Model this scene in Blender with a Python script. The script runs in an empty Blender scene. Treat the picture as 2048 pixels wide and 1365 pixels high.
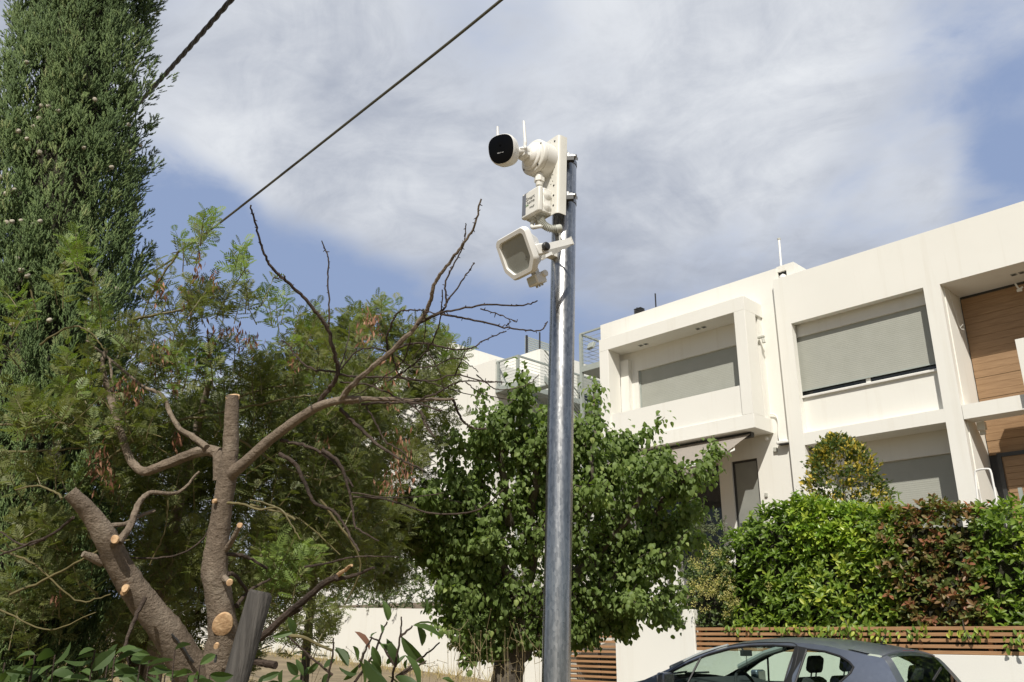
import bpy, bmesh, math, random
import numpy as np
from mathutils import Matrix, Vector, geometry
random.seed(7); rng = np.random.default_rng(7)
scene = bpy.context.scene
col = scene.collection
# ------------------------------------------------------------------ camera
CAM = np.array([0.0, 0.0, 1.6])
RIGHT = np.array([0.69253293, 0.72133444, 0.00864695])
UP = np.array([0.23608287, -0.23795047, 0.94214885])
FWD = np.array([-0.68166195, 0.65042771, 0.33508324])
FOC = 1682.18
cd = bpy.data.cameras.new('camera'); cam = bpy.data.objects.new('camera', cd); col.objects.link(cam)
cd.sensor_fit = 'HORIZONTAL'; cd.sensor_width = 36.0; cd.lens = FOC / 2048 * 36.0
cd.clip_start = 0.05; cd.clip_end = 2000
cam.matrix_world = Matrix(((RIGHT[0], UP[0], -FWD[0], CAM[0]), (RIGHT[1], UP[1], -FWD[1], CAM[1]), (RIGHT[2], UP[2], -FWD[2], CAM[2]), (0, 0, 0, 1)))
scene.camera = cam
def ray(px, py):
    return FWD + RIGHT * ((px - 1024) / FOC) - UP * ((py - 682.5) / FOC)
def T(px, py, zc):            # a point at depth zc
    return CAM + ray(px, py) * zc
def TY(px, py, y):            # a point on the vertical plane at distance y
    d = ray(px, py); return CAM + d * (y / d[1])
# ------------------------------------------------------------------ world, sun, exposure
SUN = np.array([0.78, -1.0, 1.36]); SUN /= np.linalg.norm(SUN)
SKY_STRENGTH = 0.10
w = bpy.data.worlds.new('World'); scene.world = w; w.use_nodes = True
nt = w.node_tree; nt.nodes.clear()
def N(nt_, t, **kw):
    n = nt_.nodes.new(t)
    for k, v in kw.items():
        if k.startswith('i_'):
            n.inputs[int(k[2:]) if k[2:].isdigit() else k[2:].replace('_', ' ')].default_value = v
        else: setattr(n, k, v)
    return n
def L(nt_, a, b): nt_.links.new(a, b)
def math_node(nt_, op, a, b=None, clamp=False):
    n = nt_.nodes.new('ShaderNodeMath'); n.operation = op; n.use_clamp = clamp
    for i, v in enumerate((a, b)):
        if v is None: continue
        if isinstance(v, (int, float)): n.inputs[i].default_value = v
        else: nt_.links.new(v, n.inputs[i])
    return n.outputs[0]
sky = N(nt, 'ShaderNodeTexSky', sky_type='NISHITA', sun_disc=False)
sky.sun_elevation = math.asin(SUN[2]); sky.sun_rotation = math.atan2(SUN[0], SUN[1])
sky.air_density = 1.0; sky.dust_density = 1.0; sky.ozone_density = 2.0
tc = N(nt, 'ShaderNodeTexCoord')
sep = N(nt, 'ShaderNodeSeparateXYZ'); L(nt, tc.outputs['Generated'], sep.inputs[0])
zz = math_node(nt, 'ADD', math_node(nt, 'MAXIMUM', sep.outputs[2], 0.0), 0.22)
cmb = N(nt, 'ShaderNodeCombineXYZ')
L(nt, math_node(nt, 'DIVIDE', sep.outputs[0], zz), cmb.inputs[0]); L(nt, math_node(nt, 'DIVIDE', sep.outputs[1], zz), cmb.inputs[1])
def cloud_noise(scale, detail, rough, dist, off):
    mp = N(nt, 'ShaderNodeMapping'); mp.inputs['Location'].default_value = off
    L(nt, cmb.outputs[0], mp.inputs[0])
    n = N(nt, 'ShaderNodeTexNoise'); n.inputs['Scale'].default_value = scale; n.inputs['Detail'].default_value = detail
    n.inputs['Roughness'].default_value = rough; n.inputs['Distortion'].default_value = dist
    L(nt, mp.outputs[0], n.inputs['Vector']); return n.outputs['Fac']
n1 = cloud_noise(1.35, 6, 0.52, 0.25, (3.1, 7.4, 0)); n2 = cloud_noise(0.9, 5, 0.5, 0.5, (11.0, 2.0, 0)); n3 = cloud_noise(3.6, 8, 0.62, 0.6, (1.0, 5.0, 0)); n4 = cloud_noise(9.0, 8, 0.66, 0.8, (4.0, 9.0, 0))
dens = math_node(nt, 'ADD', math_node(nt, 'MULTIPLY', math_node(nt, 'SUBTRACT', n1, .5), 1.5), math_node(nt, 'MULTIPLY', math_node(nt, 'SUBTRACT', n3, .5), .75)); dens = math_node(nt, 'ADD', math_node(nt, 'ADD', dens, math_node(nt, 'MULTIPLY', math_node(nt, 'SUBTRACT', n4, .5), .32)), .70)
# open blue gaps and thick parts of this cloud sheet, by direction
LOBES = [(330, 460, 5, -.30), (480, 550, 6, -.34), (640, 610, 5.5, -.32), (800, 690, 6, -.34), (980, 710, 5, -.28), (1100, 800, 6, -.26), (2080, 230, 3.5, -.28), (2080, 400, 4, -.28), (1950, 60, 4, -.08), (960, 20, 5, -.14), (420, 30, 4, -.08), (1350, 560, 6, -.12),
         (430, 200, 6, .26), (560, 330, 5, .26), (700, 400, 5, .20), (900, 450, 6, .18), (1400, 400, 7, .16), (1720, 330, 8, .14), (1200, 230, 7, .08), (700, 130, 6, .12), (1650, 60, 6, .06)]
for (px, py, deg, wt) in LOBES:
    d = ray(px, py); d = d / np.linalg.norm(d)
    dp = N(nt, 'ShaderNodeVectorMath', operation='DOT_PRODUCT'); L(nt, tc.outputs['Generated'], dp.inputs[0]); dp.inputs[1].default_value = tuple(d)
    mr = N(nt, 'ShaderNodeMapRange', interpolation_type='SMOOTHERSTEP'); L(nt, dp.outputs['Value'], mr.inputs['Value'])
    mr.inputs['From Min'].default_value = math.cos(math.radians(deg * 1.5)); mr.inputs['From Max'].default_value = 1.0
    mr.inputs['To Min'].default_value = 0; mr.inputs['To Max'].default_value = wt
    dens = math_node(nt, 'ADD', dens, mr.outputs[0])
# the cloud bank lies over the houses and thins out towards the sun behind the camera
dpb = N(nt, 'ShaderNodeVectorMath', operation='DOT_PRODUCT'); L(nt, tc.outputs['Generated'], dpb.inputs[0]); dpb.inputs[1].default_value = tuple(FWD)
bank = N(nt, 'ShaderNodeMapRange', interpolation_type='SMOOTHSTEP'); L(nt, dpb.outputs['Value'], bank.inputs['Value']); bank.inputs['From Min'].default_value = -.15; bank.inputs['From Max'].default_value = .75
dens = math_node(nt, 'ADD', dens, math_node(nt, 'MULTIPLY', math_node(nt, 'SUBTRACT', bank.outputs[0], 1.0), .34))
cov = N(nt, 'ShaderNodeMapRange', interpolation_type='SMOOTHSTEP'); L(nt, dens, cov.inputs['Value'])
cov.inputs['From Min'].default_value = 0.24; cov.inputs['From Max'].default_value = 0.86

thick = N(nt, 'ShaderNodeMapRange', interpolation_type='SMOOTHSTEP'); L(nt, math_node(nt, 'ADD', n2, math_node(nt, 'ADD', math_node(nt, 'MULTIPLY', n3, 0.45), math_node(nt, 'MULTIPLY', n4, 0.2))), thick.inputs['Value'])
thick.inputs['From Min'].default_value = 0.58; thick.inputs['From Max'].default_value = 0.98
S = SKY_STRENGTH
def sc(c): return (c[0] / S, c[1] / S, c[2] / S, 1)
cc = N(nt, 'ShaderNodeMixRGB'); cc.inputs[1].default_value = sc((0.85, 0.875, 0.91)); cc.inputs[2].default_value = sc((0.405, 0.445, 0.535)); L(nt, thick.outputs[0], cc.inputs[0])
tint = N(nt, 'ShaderNodeMixRGB', blend_type='MULTIPLY'); tint.inputs[0].default_value = 1.0; tint.inputs[2].default_value = (0.66, 0.62, 0.56, 1); L(nt, sky.outputs[0], tint.inputs[1])
mx = N(nt, 'ShaderNodeMixRGB'); hz = N(nt, 'ShaderNodeMixRGB'); hz.inputs[2].default_value = sc((0.33, 0.43, 0.67)); L(nt, tint.outputs[0], hz.inputs[1]); L(nt, math_node(nt, 'MULTIPLY', bank.outputs[0], .8), hz.inputs[0])
L(nt, cov.outputs[0], mx.inputs[0]); L(nt, hz.outputs[0], mx.inputs[1]); L(nt, cc.outputs[0], mx.inputs[2])
bg = N(nt, 'ShaderNodeBackground'); bg.inputs['Strength'].default_value = S; L(nt, mx.outputs[0], bg.inputs[0])
wo = N(nt, 'ShaderNodeOutputWorld'); L(nt, bg.outputs[0], wo.inputs[0])
sd = bpy.data.lights.new('sun', 'SUN'); sd.energy = 5.0; sd.angle = math.radians(0.55); sd.color = (1.0, 0.955, 0.865)
so = bpy.data.objects.new('sun', sd); col.objects.link(so)
so.rotation_euler = Vector(-SUN).to_track_quat('-Z', 'Y').to_euler(); so.location = (5, -10, 20)
scene.view_settings.view_transform = 'Standard'; scene.view_settings.look = 'None'
scene.view_settings.exposure = 0.0; scene.view_settings.gamma = 1.0; scene.view_settings.use_curve_mapping = False
scene.cycles.max_bounces = 8; scene.cycles.transparent_max_bounces = 12; scene.cycles.caustics_reflective = False; scene.cycles.caustics_refractive = False

# ------------------------------------------------------------------ helpers
def nrm(v): v = np.asarray(v, float); return v / (np.linalg.norm(v) + 1e-12)
class MB:
    def __init__(s): s.V = []; s.F = []; s.n = 0; s.A = []
    def add(s, V, F, a=0.0):
        V = np.asarray(V, float); o = s.n
        s.V.append(V); s.n += len(V)
        for f in F: s.F.append(tuple(int(i) + o for i in f))
        s.A.append(np.broadcast_to(np.asarray(a, float), (len(V),)))
        return s
    def box(s, x0, x1, y0, y1, z0, z1):
        V = [(x, y, z) for z in (z0, z1) for y in (y0, y1) for x in (x0, x1)]
        return s.add(V, [(0, 2, 3, 1), (4, 5, 7, 6), (0, 1, 5, 4), (2, 6, 7, 3), (0, 4, 6, 2), (1, 3, 7, 5)])
    def obox(s, c, ax, h):
        c = np.asarray(c, float); a = [np.asarray(q, float) for q in ax]
        V = [c + a[0] * h[0] * i + a[1] * h[1] * j + a[2] * h[2] * k for k in (-1, 1) for j in (-1, 1) for i in (-1, 1)]
        return s.add(V, [(0, 2, 3, 1), (4, 5, 7, 6), (0, 1, 5, 4), (2, 6, 7, 3), (0, 4, 6, 2), (1, 3, 7, 5)])
    def tube(s, pts, rad, n=8, caps=True, a=0.0, lump=0.0):
        P = np.asarray(pts, float); m = len(P); r = np.broadcast_to(np.asarray(rad, float), (m,)).copy()
        t = np.gradient(P, axis=0); t /= np.linalg.norm(t, axis=1)[:, None] + 1e-12
        ref = np.array([0, 0, 1.0]) if abs(t[0][2]) < .9 else np.array([1.0, 0, 0])
        u = nrm(np.cross(ref, t[0])); R = []
        for i in range(m):
            u = nrm(u - t[i] * np.dot(u, t[i])); R.append((u, np.cross(t[i], u)))
        ang = np.arange(n) * 2 * math.pi / n; V = []
        for i in range(m):
            rr = r[i] * (1 + (lump * rng.normal(size=n) if lump else 0))
            V.append(P[i] + np.outer(np.cos(ang) * rr, R[i][0]) + np.outer(np.sin(ang) * rr, R[i][1]))
        V = np.concatenate(V); F = []
        for i in range(m - 1):
            for j in range(n):
                k = (j + 1) % n; F.append((i * n + j, i * n + k, (i + 1) * n + k, (i + 1) * n + j))
        if caps: F.append(tuple(range(n))[::-1]); F.append(tuple(range((m - 1) * n, m * n)))
        return s.add(V, F, a)
    def cyl(s, p0, p1, r0, r1=None, n=16): return s.tube([p0, p1], [r0, r0 if r1 is None else r1], n)
    def lathe(s, o, ax, prof, n=24):      # prof: (distance along the axis, radius)
        ax = nrm(ax); o = np.asarray(o, float)
        ref = np.array([0, 0, 1.0]) if abs(ax[2]) < .9 else np.array([1.0, 0, 0])
        u = nrm(np.cross(ref, ax)); v = np.cross(ax, u); ang = np.arange(n) * 2 * math.pi / n
        V = np.concatenate([o + ax * d + np.outer(np.cos(ang) * r, u) + np.outer(np.sin(ang) * r, v) for d, r in prof]); F = []
        for i in range(len(prof) - 1):
            for j in range(n):
                k = (j + 1) % n; F.append((i * n + j, i * n + k, (i + 1) * n + k, (i + 1) * n + j))
        F.append(tuple(range(n))[::-1]); F.append(tuple(range((len(prof) - 1) * n, len(prof) * n)))
        return s.add(V, F)
    def prism(s, poly, d):                # poly: 3-D outline, d: extrusion vector
        P = np.asarray(poly, float); n = len(P); V = np.concatenate([P, P + np.asarray(d, float)])
        return s.add(V, [tuple(range(n))[::-1], tuple(range(n, 2 * n))] + [(i, (i + 1) % n, n + (i + 1) % n, n + i) for i in range(n)])
    def wall(s, x0, x1, z0, z1, y0, y1, holes=()):   # slab in the x-z plane with rectangular openings
        xs = sorted({x0, x1, *[h[0] for h in holes], *[h[1] for h in holes]}); zs = sorted({z0, z1, *[h[2] for h in holes], *[h[3] for h in holes]})
        xs = [x for x in xs if x0 <= x <= x1]; zs = [z for z in zs if z0 <= z <= z1]
        def solid(i, k):
            if i < 0 or k < 0 or i >= len(xs) - 1 or k >= len(zs) - 1: return False
            cx = (xs[i] + xs[i + 1]) / 2; cz = (zs[k] + zs[k + 1]) / 2
            return not any(h[0] < cx < h[1] and h[2] < cz < h[3] for h in holes)
        V = []; F = []
        def q(a, b, c, d): V.extend([a, b, c, d]); n = len(V); F.append((n - 4, n - 3, n - 2, n - 1))
        for i in range(len(xs) - 1):
            for k in range(len(zs) - 1):
                if not solid(i, k): continue
                a, b, c, d = xs[i], xs[i + 1], zs[k], zs[k + 1]
                q((a, y0, c), (b, y0, c), (b, y0, d), (a, y0, d)); q((b, y1, c), (a, y1, c), (a, y1, d), (b, y1, d))
                if not solid(i - 1, k): q((a, y1, c), (a, y0, c), (a, y0, d), (a, y1, d))
                if not solid(i + 1, k): q((b, y0, c), (b, y1, c), (b, y1, d), (b, y0, d))
                if not solid(i, k - 1): q((a, y1, c), (b, y1, c), (b, y0, c), (a, y0, c))
                if not solid(i, k + 1): q((a, y0, d), (b, y0, d), (b, y1, d), (a, y1, d))
        return s.add(V, F)
    def mesh(s, name, mat, off=(0, 0, 0), smooth=False, var=False):
        me = bpy.data.meshes.new(name); V = np.concatenate(s.V) - np.asarray(off)
        me.from_pydata(V.tolist(), [], s.F)
        finish(me, mat, smooth)
        if var:
            at = me.attributes.new('var', 'FLOAT', 'POINT'); at.data.foreach_set('value', np.concatenate(s.A).astype(np.float32))
        return me
def finish(me, mat, smooth):
    me.materials.append(mat)
    if smooth:
        me.polygons.foreach_set('use_smooth', np.ones(len(me.polygons), dtype=bool)); me.set_sharp_from_angle(angle=math.radians(38))
    me.update()
BASE = {}
def root(name, label, cat, base, group=None):
    o = bpy.data.objects.new(name, None); o.empty_display_size = .1; col.objects.link(o); o.location = tuple(base); BASE[o.name] = np.asarray(base, float)
    o['label'] = label; o['category'] = cat
    if group: o['group'] = group
    return o
def link(name, me, parent=None, base=None):
    o = bpy.data.objects.new(name, me); col.objects.link(o)
    if parent is not None: o.parent = parent; BASE[o.name] = BASE[parent.name]
    return o
def part(name, mb, mat, parent, smooth=False, bevel=0, var=False, kind=None, label=None):
    o = link(name, mb.mesh(name, mat, BASE[parent.name], smooth, var), parent)
    if bevel:
        m = o.modifiers.new('bevel', 'BEVEL'); m.width = bevel; m.segments = 2; m.limit_method = 'ANGLE'; m.angle_limit = math.radians(40)
        m.harden_normals = False
        o.data.polygons.foreach_set('use_smooth', np.ones(len(o.data.polygons), dtype=bool)); o.data.set_sharp_from_angle(angle=math.radians(38))
    if kind: o['kind'] = kind
    if label: o['label'] = label
    return o
def single(name, mb, mat, label, cat, base, smooth=False, group=None, kind=None, bevel=0, var=False):
    o = link(name, mb.mesh(name, mat, base, smooth, var)); o.location = tuple(base); BASE[o.name] = np.asarray(base, float)
    if label: o['label'] = label
    if cat: o['category'] = cat
    if group: o['group'] = group
    if kind: o['kind'] = kind
    if bevel:
        m = o.modifiers.new('bevel', 'BEVEL'); m.width = bevel; m.segments = 2; m.limit_method = 'ANGLE'
    return o
def spline(pts, per=6):
    P = np.asarray(pts, float)
    if len(P) < 3:
        t = np.linspace(0, 1, per + 1)[:, None]; return P[0] * (1 - t) + P[-1] * t
    Q = np.vstack([2 * P[0] - P[1], P, 2 * P[-1] - P[-2]]); out = []
    for i in range(1, len(Q) - 2):
        p0, p1, p2, p3 = Q[i - 1], Q[i], Q[i + 1], Q[i + 2]
        for t in np.arange(per) / per:
            out.append(.5 * (2 * p1 + (p2 - p0) * t + (2 * p0 - 5 * p1 + 4 * p2 - p3) * t * t + (3 * p1 - p0 - 3 * p2 + p3) * t ** 3))
    out.append(P[-1]); return np.array(out)
def frames(d, up):          # columns: side, direction, normal
    d = d / (np.linalg.norm(d, axis=1)[:, None] + 1e-9); x = np.cross(d, up); x /= np.linalg.norm(x, axis=1)[:, None] + 1e-9
    return np.stack([x, d, np.cross(x, d)], axis=2)
def scatter(tmpl, pos, R, sc_, var=None):
    tv, tf = tmpl; k = len(tv); n = len(pos); sc_ = np.asarray(sc_, float)
    if sc_.ndim == 1: sc_ = sc_[:, None]
    V = np.einsum('nij,nkj->nki', R, tv[None] * sc_[:, None, :] if sc_.shape[1] == 3 else tv[None] * sc_[:, :, None]) + pos[:, None, :]
    F = [(np.asarray(f)[None] + (np.arange(n) * k)[:, None]) for f in tf]
    a = np.repeat(rng.random(n) if var is None else var, k)
    return V.reshape(-1, 3), F, a
def big_mesh(name, chunks, mat, off, smooth=False):
    Vs = []; loops = []; tot = []; A = []; o = 0
    for V, F, a in chunks:
        Vs.append(V); A.append(a)
        for f in F: loops.append((f + o).reshape(-1)); tot.append(np.full(len(f), f.shape[1]))
        o += len(V)
    V = np.concatenate(Vs) - np.asarray(off); loops = np.concatenate(loops).astype(np.int32); tot = np.concatenate(tot).astype(np.int32)
    me = bpy.data.meshes.new(name); me.vertices.add(len(V)); me.vertices.foreach_set('co', V.astype(np.float32).ravel())
    me.loops.add(len(loops)); me.loops.foreach_set('vertex_index', loops); me.polygons.add(len(tot))
    me.polygons.foreach_set('loop_start', np.concatenate([[0], np.cumsum(tot)[:-1]]).astype(np.int32))
    me.update(calc_edges=True); me.validate()
    at = me.attributes.new('var', 'FLOAT', 'POINT'); at.data.foreach_set('value', np.concatenate(A).astype(np.float32))
    me.materials.append(mat)
    if smooth: me.polygons.foreach_set('use_smooth', np.ones(len(me.polygons), dtype=bool))
    return me
def foliage(name, chunks, mat, parent, smooth=False):
    o = link(name, big_mesh(name, chunks, mat, BASE[parent.name], smooth), parent); o['kind'] = 'stuff'; return o

# ------------------------------------------------------------------ materials
def base_mat(name):
    m = bpy.data.materials.new(name); m.use_nodes = True; t = m.node_tree
    return m, t, t.nodes['Principled BSDF']
def noise_node(t, scale, detail=4, rough=.55, coord='Object', stretch=(1, 1, 1), dist=0):
    c = N(t, 'ShaderNodeTexCoord'); mp = N(t, 'ShaderNodeMapping'); mp.inputs['Scale'].default_value = stretch; L(t, c.outputs[coord], mp.inputs[0])
    n = N(t, 'ShaderNodeTexNoise'); n.inputs['Scale'].default_value = scale; n.inputs['Detail'].default_value = detail; n.inputs['Roughness'].default_value = rough
    n.inputs['Distortion'].default_value = dist
    L(t, mp.outputs[0], n.inputs['Vector']); return n.outputs['Fac']
def ramp(t, fac, stops):
    r = N(t, 'ShaderNodeValToRGB'); e = r.color_ramp.elements
    while len(e) < len(stops): e.new(0.5)
    for q, (p, c) in zip(e, stops): q.position = p; q.color = (*c, 1)
    L(t, fac, r.inputs[0]); return r.outputs[0]
def mat(name, c, c2=None, rough=.6, scale=6, stretch=(1, 1, 1), bump=0, bscale=60, metal=0, spec=.5, lo=.35, hi=.65, detail=5, coat=0, bdist=.01):
    m, t, p = base_mat(name)
    if c2 is not None: L(t, ramp(t, noise_node(t, scale, detail, stretch=stretch), [(lo, c), (hi, c2)]), p.inputs['Base Color'])
    else: p.inputs['Base Color'].default_value = (*c, 1)
    p.inputs['Roughness'].default_value = rough; p.inputs['Metallic'].default_value = metal; p.inputs['Specular IOR Level'].default_value = spec
    p.inputs['Coat Weight'].default_value = coat
    if bump:
        b = N(t, 'ShaderNodeBump'); b.inputs['Strength'].default_value = bump; b.inputs['Distance'].default_value = bdist
        L(t, noise_node(t, bscale, 4, stretch=stretch), b.inputs['Height']); L(t, b.outputs[0], p.inputs['Normal'])
    return m
def leaf_mat(name, stops, rough=.42, trans=.25, spec=.4, tcol=None):
    m, t, p = base_mat(name)
    a = N(t, 'ShaderNodeAttribute', attribute_name='var'); c = ramp(t, a.outputs['Fac'], stops)
    L(t, c, p.inputs['Base Color']); p.inputs['Roughness'].default_value = rough; p.inputs['Specular IOR Level'].default_value = spec
    tr = N(t, 'ShaderNodeBsdfTranslucent'); g = N(t, 'ShaderNodeMixRGB', blend_type='MULTIPLY'); g.inputs[0].default_value = 1; g.inputs[2].default_value = (1.5, 1.7, .6, 1)
    L(t, c, g.inputs[1]); L(t, g.outputs[0], tr.inputs[0])
    mx_ = N(t, 'ShaderNodeMixShader'); mx_.inputs[0].default_value = trans; L(t, p.outputs[0], mx_.inputs[1]); L(t, tr.outputs[0], mx_.inputs[2])
    L(t, mx_.outputs[0], t.nodes['Material Output'].inputs['Surface']); return m
M = {}
def stucco():
    m, t, p = base_mat('cream_stucco')
    base = ramp(t, noise_node(t, .9, 5), [(.3, (.77, .755, .70)), (.7, (.795, .78, .725))])
    streak = ramp(t, noise_node(t, 2.2, 6, .6, stretch=(2.5, 2.5, .12)), [(.56, (1, 1, 1)), (.78, (.92, .905, .88))])
    g = N(t, 'ShaderNodeMixRGB', blend_type='MULTIPLY'); g.inputs[0].default_value = .8; L(t, base, g.inputs[1]); L(t, streak, g.inputs[2]); L(t, g.outputs[0], p.inputs['Base Color'])
    p.inputs['Roughness'].default_value = .85; p.inputs['Specular IOR Level'].default_value = .2
    b = N(t, 'ShaderNodeBump'); b.inputs['Strength'].default_value = .25; b.inputs['Distance'].default_value = .006; L(t, noise_node(t, 70, 4), b.inputs['Height']); L(t, b.outputs[0], p.inputs['Normal'])
    return m
M['stucco'] = stucco()
M['white'] = mat('white_paint', (.80, .79, .75), (.74, .73, .69), .5, 8)
M['shutter'] = mat('shutter_aluminium', (.36, .365, .32), (.385, .39, .345), .5, 3)
M['sill'] = mat('sill_marble', (.74, .72, .68), (.66, .64, .6), .5, 8)
M['frame_dark'] = mat('dark_frame', (.035, .035, .035), rough=.45)
M['grey_metal'] = mat('grey_green_metal', (.33, .36, .33), (.37, .40, .37), .45, 5)

M['wood_clad'] = mat('wood_cladding', (.265, .16, .082), (.335, .21, .112), .6, 3, (1, 1, 12), .1, 30)
M['slat_wood'] = mat('slat_wood', (.33, .175, .082), (.44, .25, .125), .6, 4, (1, 6, 20), .15, 40)
def awning_mat():
    m, t, p = base_mat('awning_fabric'); p.inputs['Base Color'].default_value = (.52, .475, .42, 1); p.inputs['Roughness'].default_value = .85
    tr = N(t, 'ShaderNodeBsdfTranslucent'); tr.inputs[0].default_value = (.62, .56, .49, 1); mx_ = N(t, 'ShaderNodeMixShader'); mx_.inputs[0].default_value = .5
    L(t, p.outputs[0], mx_.inputs[1]); L(t, tr.outputs[0], mx_.inputs[2]); L(t, mx_.outputs[0], t.nodes['Material Output'].inputs['Surface']); return m
M['awning'] = awning_mat()
M['glass_dark'] = mat('window_glass', (.02, .024, .026), rough=.05, spec=.6)
M['bark'] = None
def bark(name, c1, c2, c3):
    m, t, p = base_mat(name)
    a = ramp(t, noise_node(t, 7, 6, .62), [(.28, c1), (.52, c2), (.75, c3)])
    fine = ramp(t, noise_node(t, 90, 5, .7, stretch=(1, 1, 1.2)), [(.3, (.66, .64, .62)), (.6, (1.1, 1.08, 1.05))])
    g = N(t, 'ShaderNodeMixRGB', blend_type='MULTIPLY'); g.inputs[0].default_value = 1; L(t, a, g.inputs[1]); L(t, fine, g.inputs[2])
    L(t, g.outputs[0], p.inputs['Base Color'])
    p.inputs['Roughness'].default_value = .82; p.inputs['Specular IOR Level'].default_value = .25
    b = N(t, 'ShaderNodeBump'); b.inputs['Strength'].default_value = .9; b.inputs['Distance'].default_value = .012
    h = math_node(t, 'ADD', noise_node(t, 38, 6, .65, stretch=(1, 1, 1.4)), math_node(t, 'MULTIPLY', noise_node(t, 160, 3), .4)); L(t, h, b.inputs['Height']); L(t, b.outputs[0], p.inputs['Normal'])
    return m
M['bark'] = bark('mimosa_bark', (.115, .09, .068), (.21, .168, .13), (.30, .255, .205))
M['bark_dark'] = bark('dead_twig_bark', (.035, .027, .022), (.068, .050, .040), (.11, .086, .070))
M['bark_grey'] = bark('grey_bark', (.06, .05, .04), (.11, .095, .075), (.17, .15, .125))
M['twig_yellow'] = mat('yellow_green_twig', (.105, .088, .034), (.16, .132, .055), .6, 15)
M['cut_wood'] = mat('fresh_cut_wood', (.42, .25, .13), (.66, .45, .26), .75, 45, bump=.3, bscale=120)
M['old_wood'] = mat('weathered_post', (.035, .031, .027), (.078, .070, .062), .85, 9, (6, 6, .5), .8, 20)
def galvanised():
    m, t, p = base_mat('galvanised_steel')
    v = N(t, 'ShaderNodeTexVoronoi'); v.inputs['Scale'].default_value = 190
    c = N(t, 'ShaderNodeTexCoord'); mp = N(t, 'ShaderNodeMapping'); mp.inputs['Scale'].default_value = (1, 1, .45); L(t, c.outputs['Object'], mp.inputs[0]); L(t, mp.outputs[0], v.inputs['Vector'])
    big = noise_node(t, 14, 6, .6, stretch=(5, 5, .35))
    f = math_node(t, 'ADD', math_node(t, 'MULTIPLY', v.outputs['Color'], .22), math_node(t, 'MULTIPLY', big, .9))
    L(t, ramp(t, f, [(.34, (.24, .24, .24)), (.72, (.50, .50, .495))]), p.inputs['Base Color'])
    p.inputs['Metallic'].default_value = 1.0
    L(t, ramp(t, math_node(t, 'ADD', math_node(t, 'MULTIPLY', v.outputs['Color'], .18), math_node(t, 'MULTIPLY', noise_node(t, 30, 6, .7, stretch=(3, 3, .15)), .85)), [(.25, (.20, .20, .20)), (.85, (.42, .42, .42))]), p.inputs['Roughness'])
    b = N(t, 'ShaderNodeBump'); b.inputs['Strength'].default_value = .10; b.inputs['Distance'].default_value = .0005
    L(t, math_node(t, 'ADD', math_node(t, 'MULTIPLY', v.outputs['Distance'], .5), noise_node(t, 60, 4, stretch=(2, 2, .3))), b.inputs['Height']); L(t, b.outputs[0], p.inputs['Normal'])
    return m
M['galv'] = galvanised()
M['steel'] = mat('clamp_steel', (.34, .34, .335), (.20, .20, .20), .38, 60, metal=1)
M['cream_plastic'] = mat('cream_plastic', (.71, .695, .645), (.74, .725, .675), .45, 20)
M['powder'] = mat('powder_coat', (.68, .665, .61), (.71, .695, .64), .4, 30)
M['white_plastic'] = mat('white_plastic', (.80, .79, .76), (.77, .76, .73), .4, 20)
M['grey_plastic'] = mat('grey_conduit', (.44, .44, .39), (.47, .47, .42), .5, 20)
M['black_gloss'] = mat('black_lens', (.003, .003, .004), rough=.22, spec=.12)
M['black_rubber'] = mat('black_rubber', (.02, .02, .02), rough=.5)
M['dark_hole'] = mat('dark_hole', (.02, .018, .016), rough=.8)
M['label_dark'] = mat('label_dark', (.14, .15, .18), rough=.5)
M['ink'] = mat('ink', (.16, .16, .15), rough=.6)
M['ink_green'] = mat('ink_green', (.18, .30, .14), rough=.6)
M['ink_white'] = mat('ink_pale', (.45, .45, .45), rough=.5)
M['flood_glass'] = mat('floodlight_glass', (.30, .31, .285), (.24, .25, .23), .12, 4, (1, 1, 1), spec=.6)
M['reflector'] = mat('reflector', (.55, .55, .52), rough=.35, metal=.8)
M['sensor'] = mat('sensor_lens', (.50, .52, .50), rough=.35)
M['cable_black'] = mat('cable_black', (.02, .02, .021), (.035, .034, .033), .6, 40)
M['cable_grey'] = mat('cable_grey', (.085, .08, .06), (.12, .115, .085), .65, 30)
M['asphalt'] = mat('asphalt', (.045, .045, .045), (.065, .063, .06), .9, 20, bump=.4, bscale=200)
M['concrete'] = mat('concrete', (.30, .29, .27), (.38, .37, .34), .9, 5, bump=.3, bscale=90)
M['dry_ground'] = mat('dry_ground', (.17, .13, .075), (.27, .21, .125), .95, 1.6, bump=.6, bscale=30, bdist=.03)
M['soil'] = mat('garden_soil', (.10, .075, .05), (.16, .12, .08), .95, 3, bump=.6, bscale=30, bdist=.03)
M['dry_grass'] = leaf_mat('dry_grass', [(0, (.36, .27, .13)), (.6, (.48, .38, .20)), (1, (.24, .22, .09))], .7, .25, .2)
M['dry_weed'] = leaf_mat('dry_weed', [(0, (.20, .15, .08)), (1, (.32, .26, .15))], .8, .1, .2)
M['cypress'] = leaf_mat('cypress_leaf', [(0, (.070, .112, .040)), (.4, (.110, .165, .058)), (.8, (.165, .225, .08)), (1, (.25, .275, .115))], .6, .16, .25)
M['cypress_core'] = mat('dark_core_shade', (.035, .034, .02), (.055, .05, .03), .95, 40, bump=1, bscale=60, bdist=.03)  # solid core fill for inner twigs, darkened to carry shade inside crowns
M['cone'] = mat('cypress_cone', (.30, .265, .205), (.44, .40, .325), .8, 60)
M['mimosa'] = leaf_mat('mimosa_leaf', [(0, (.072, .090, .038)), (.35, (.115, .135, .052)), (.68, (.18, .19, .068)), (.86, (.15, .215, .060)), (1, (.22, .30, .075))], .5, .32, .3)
M['mimosa_top'] = leaf_mat('mimosa_young_leaf', [(0, (.075, .135, .035)), (.5, (.115, .205, .045)), (1, (.17, .29, .06))], .5, .3, .3)
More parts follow.
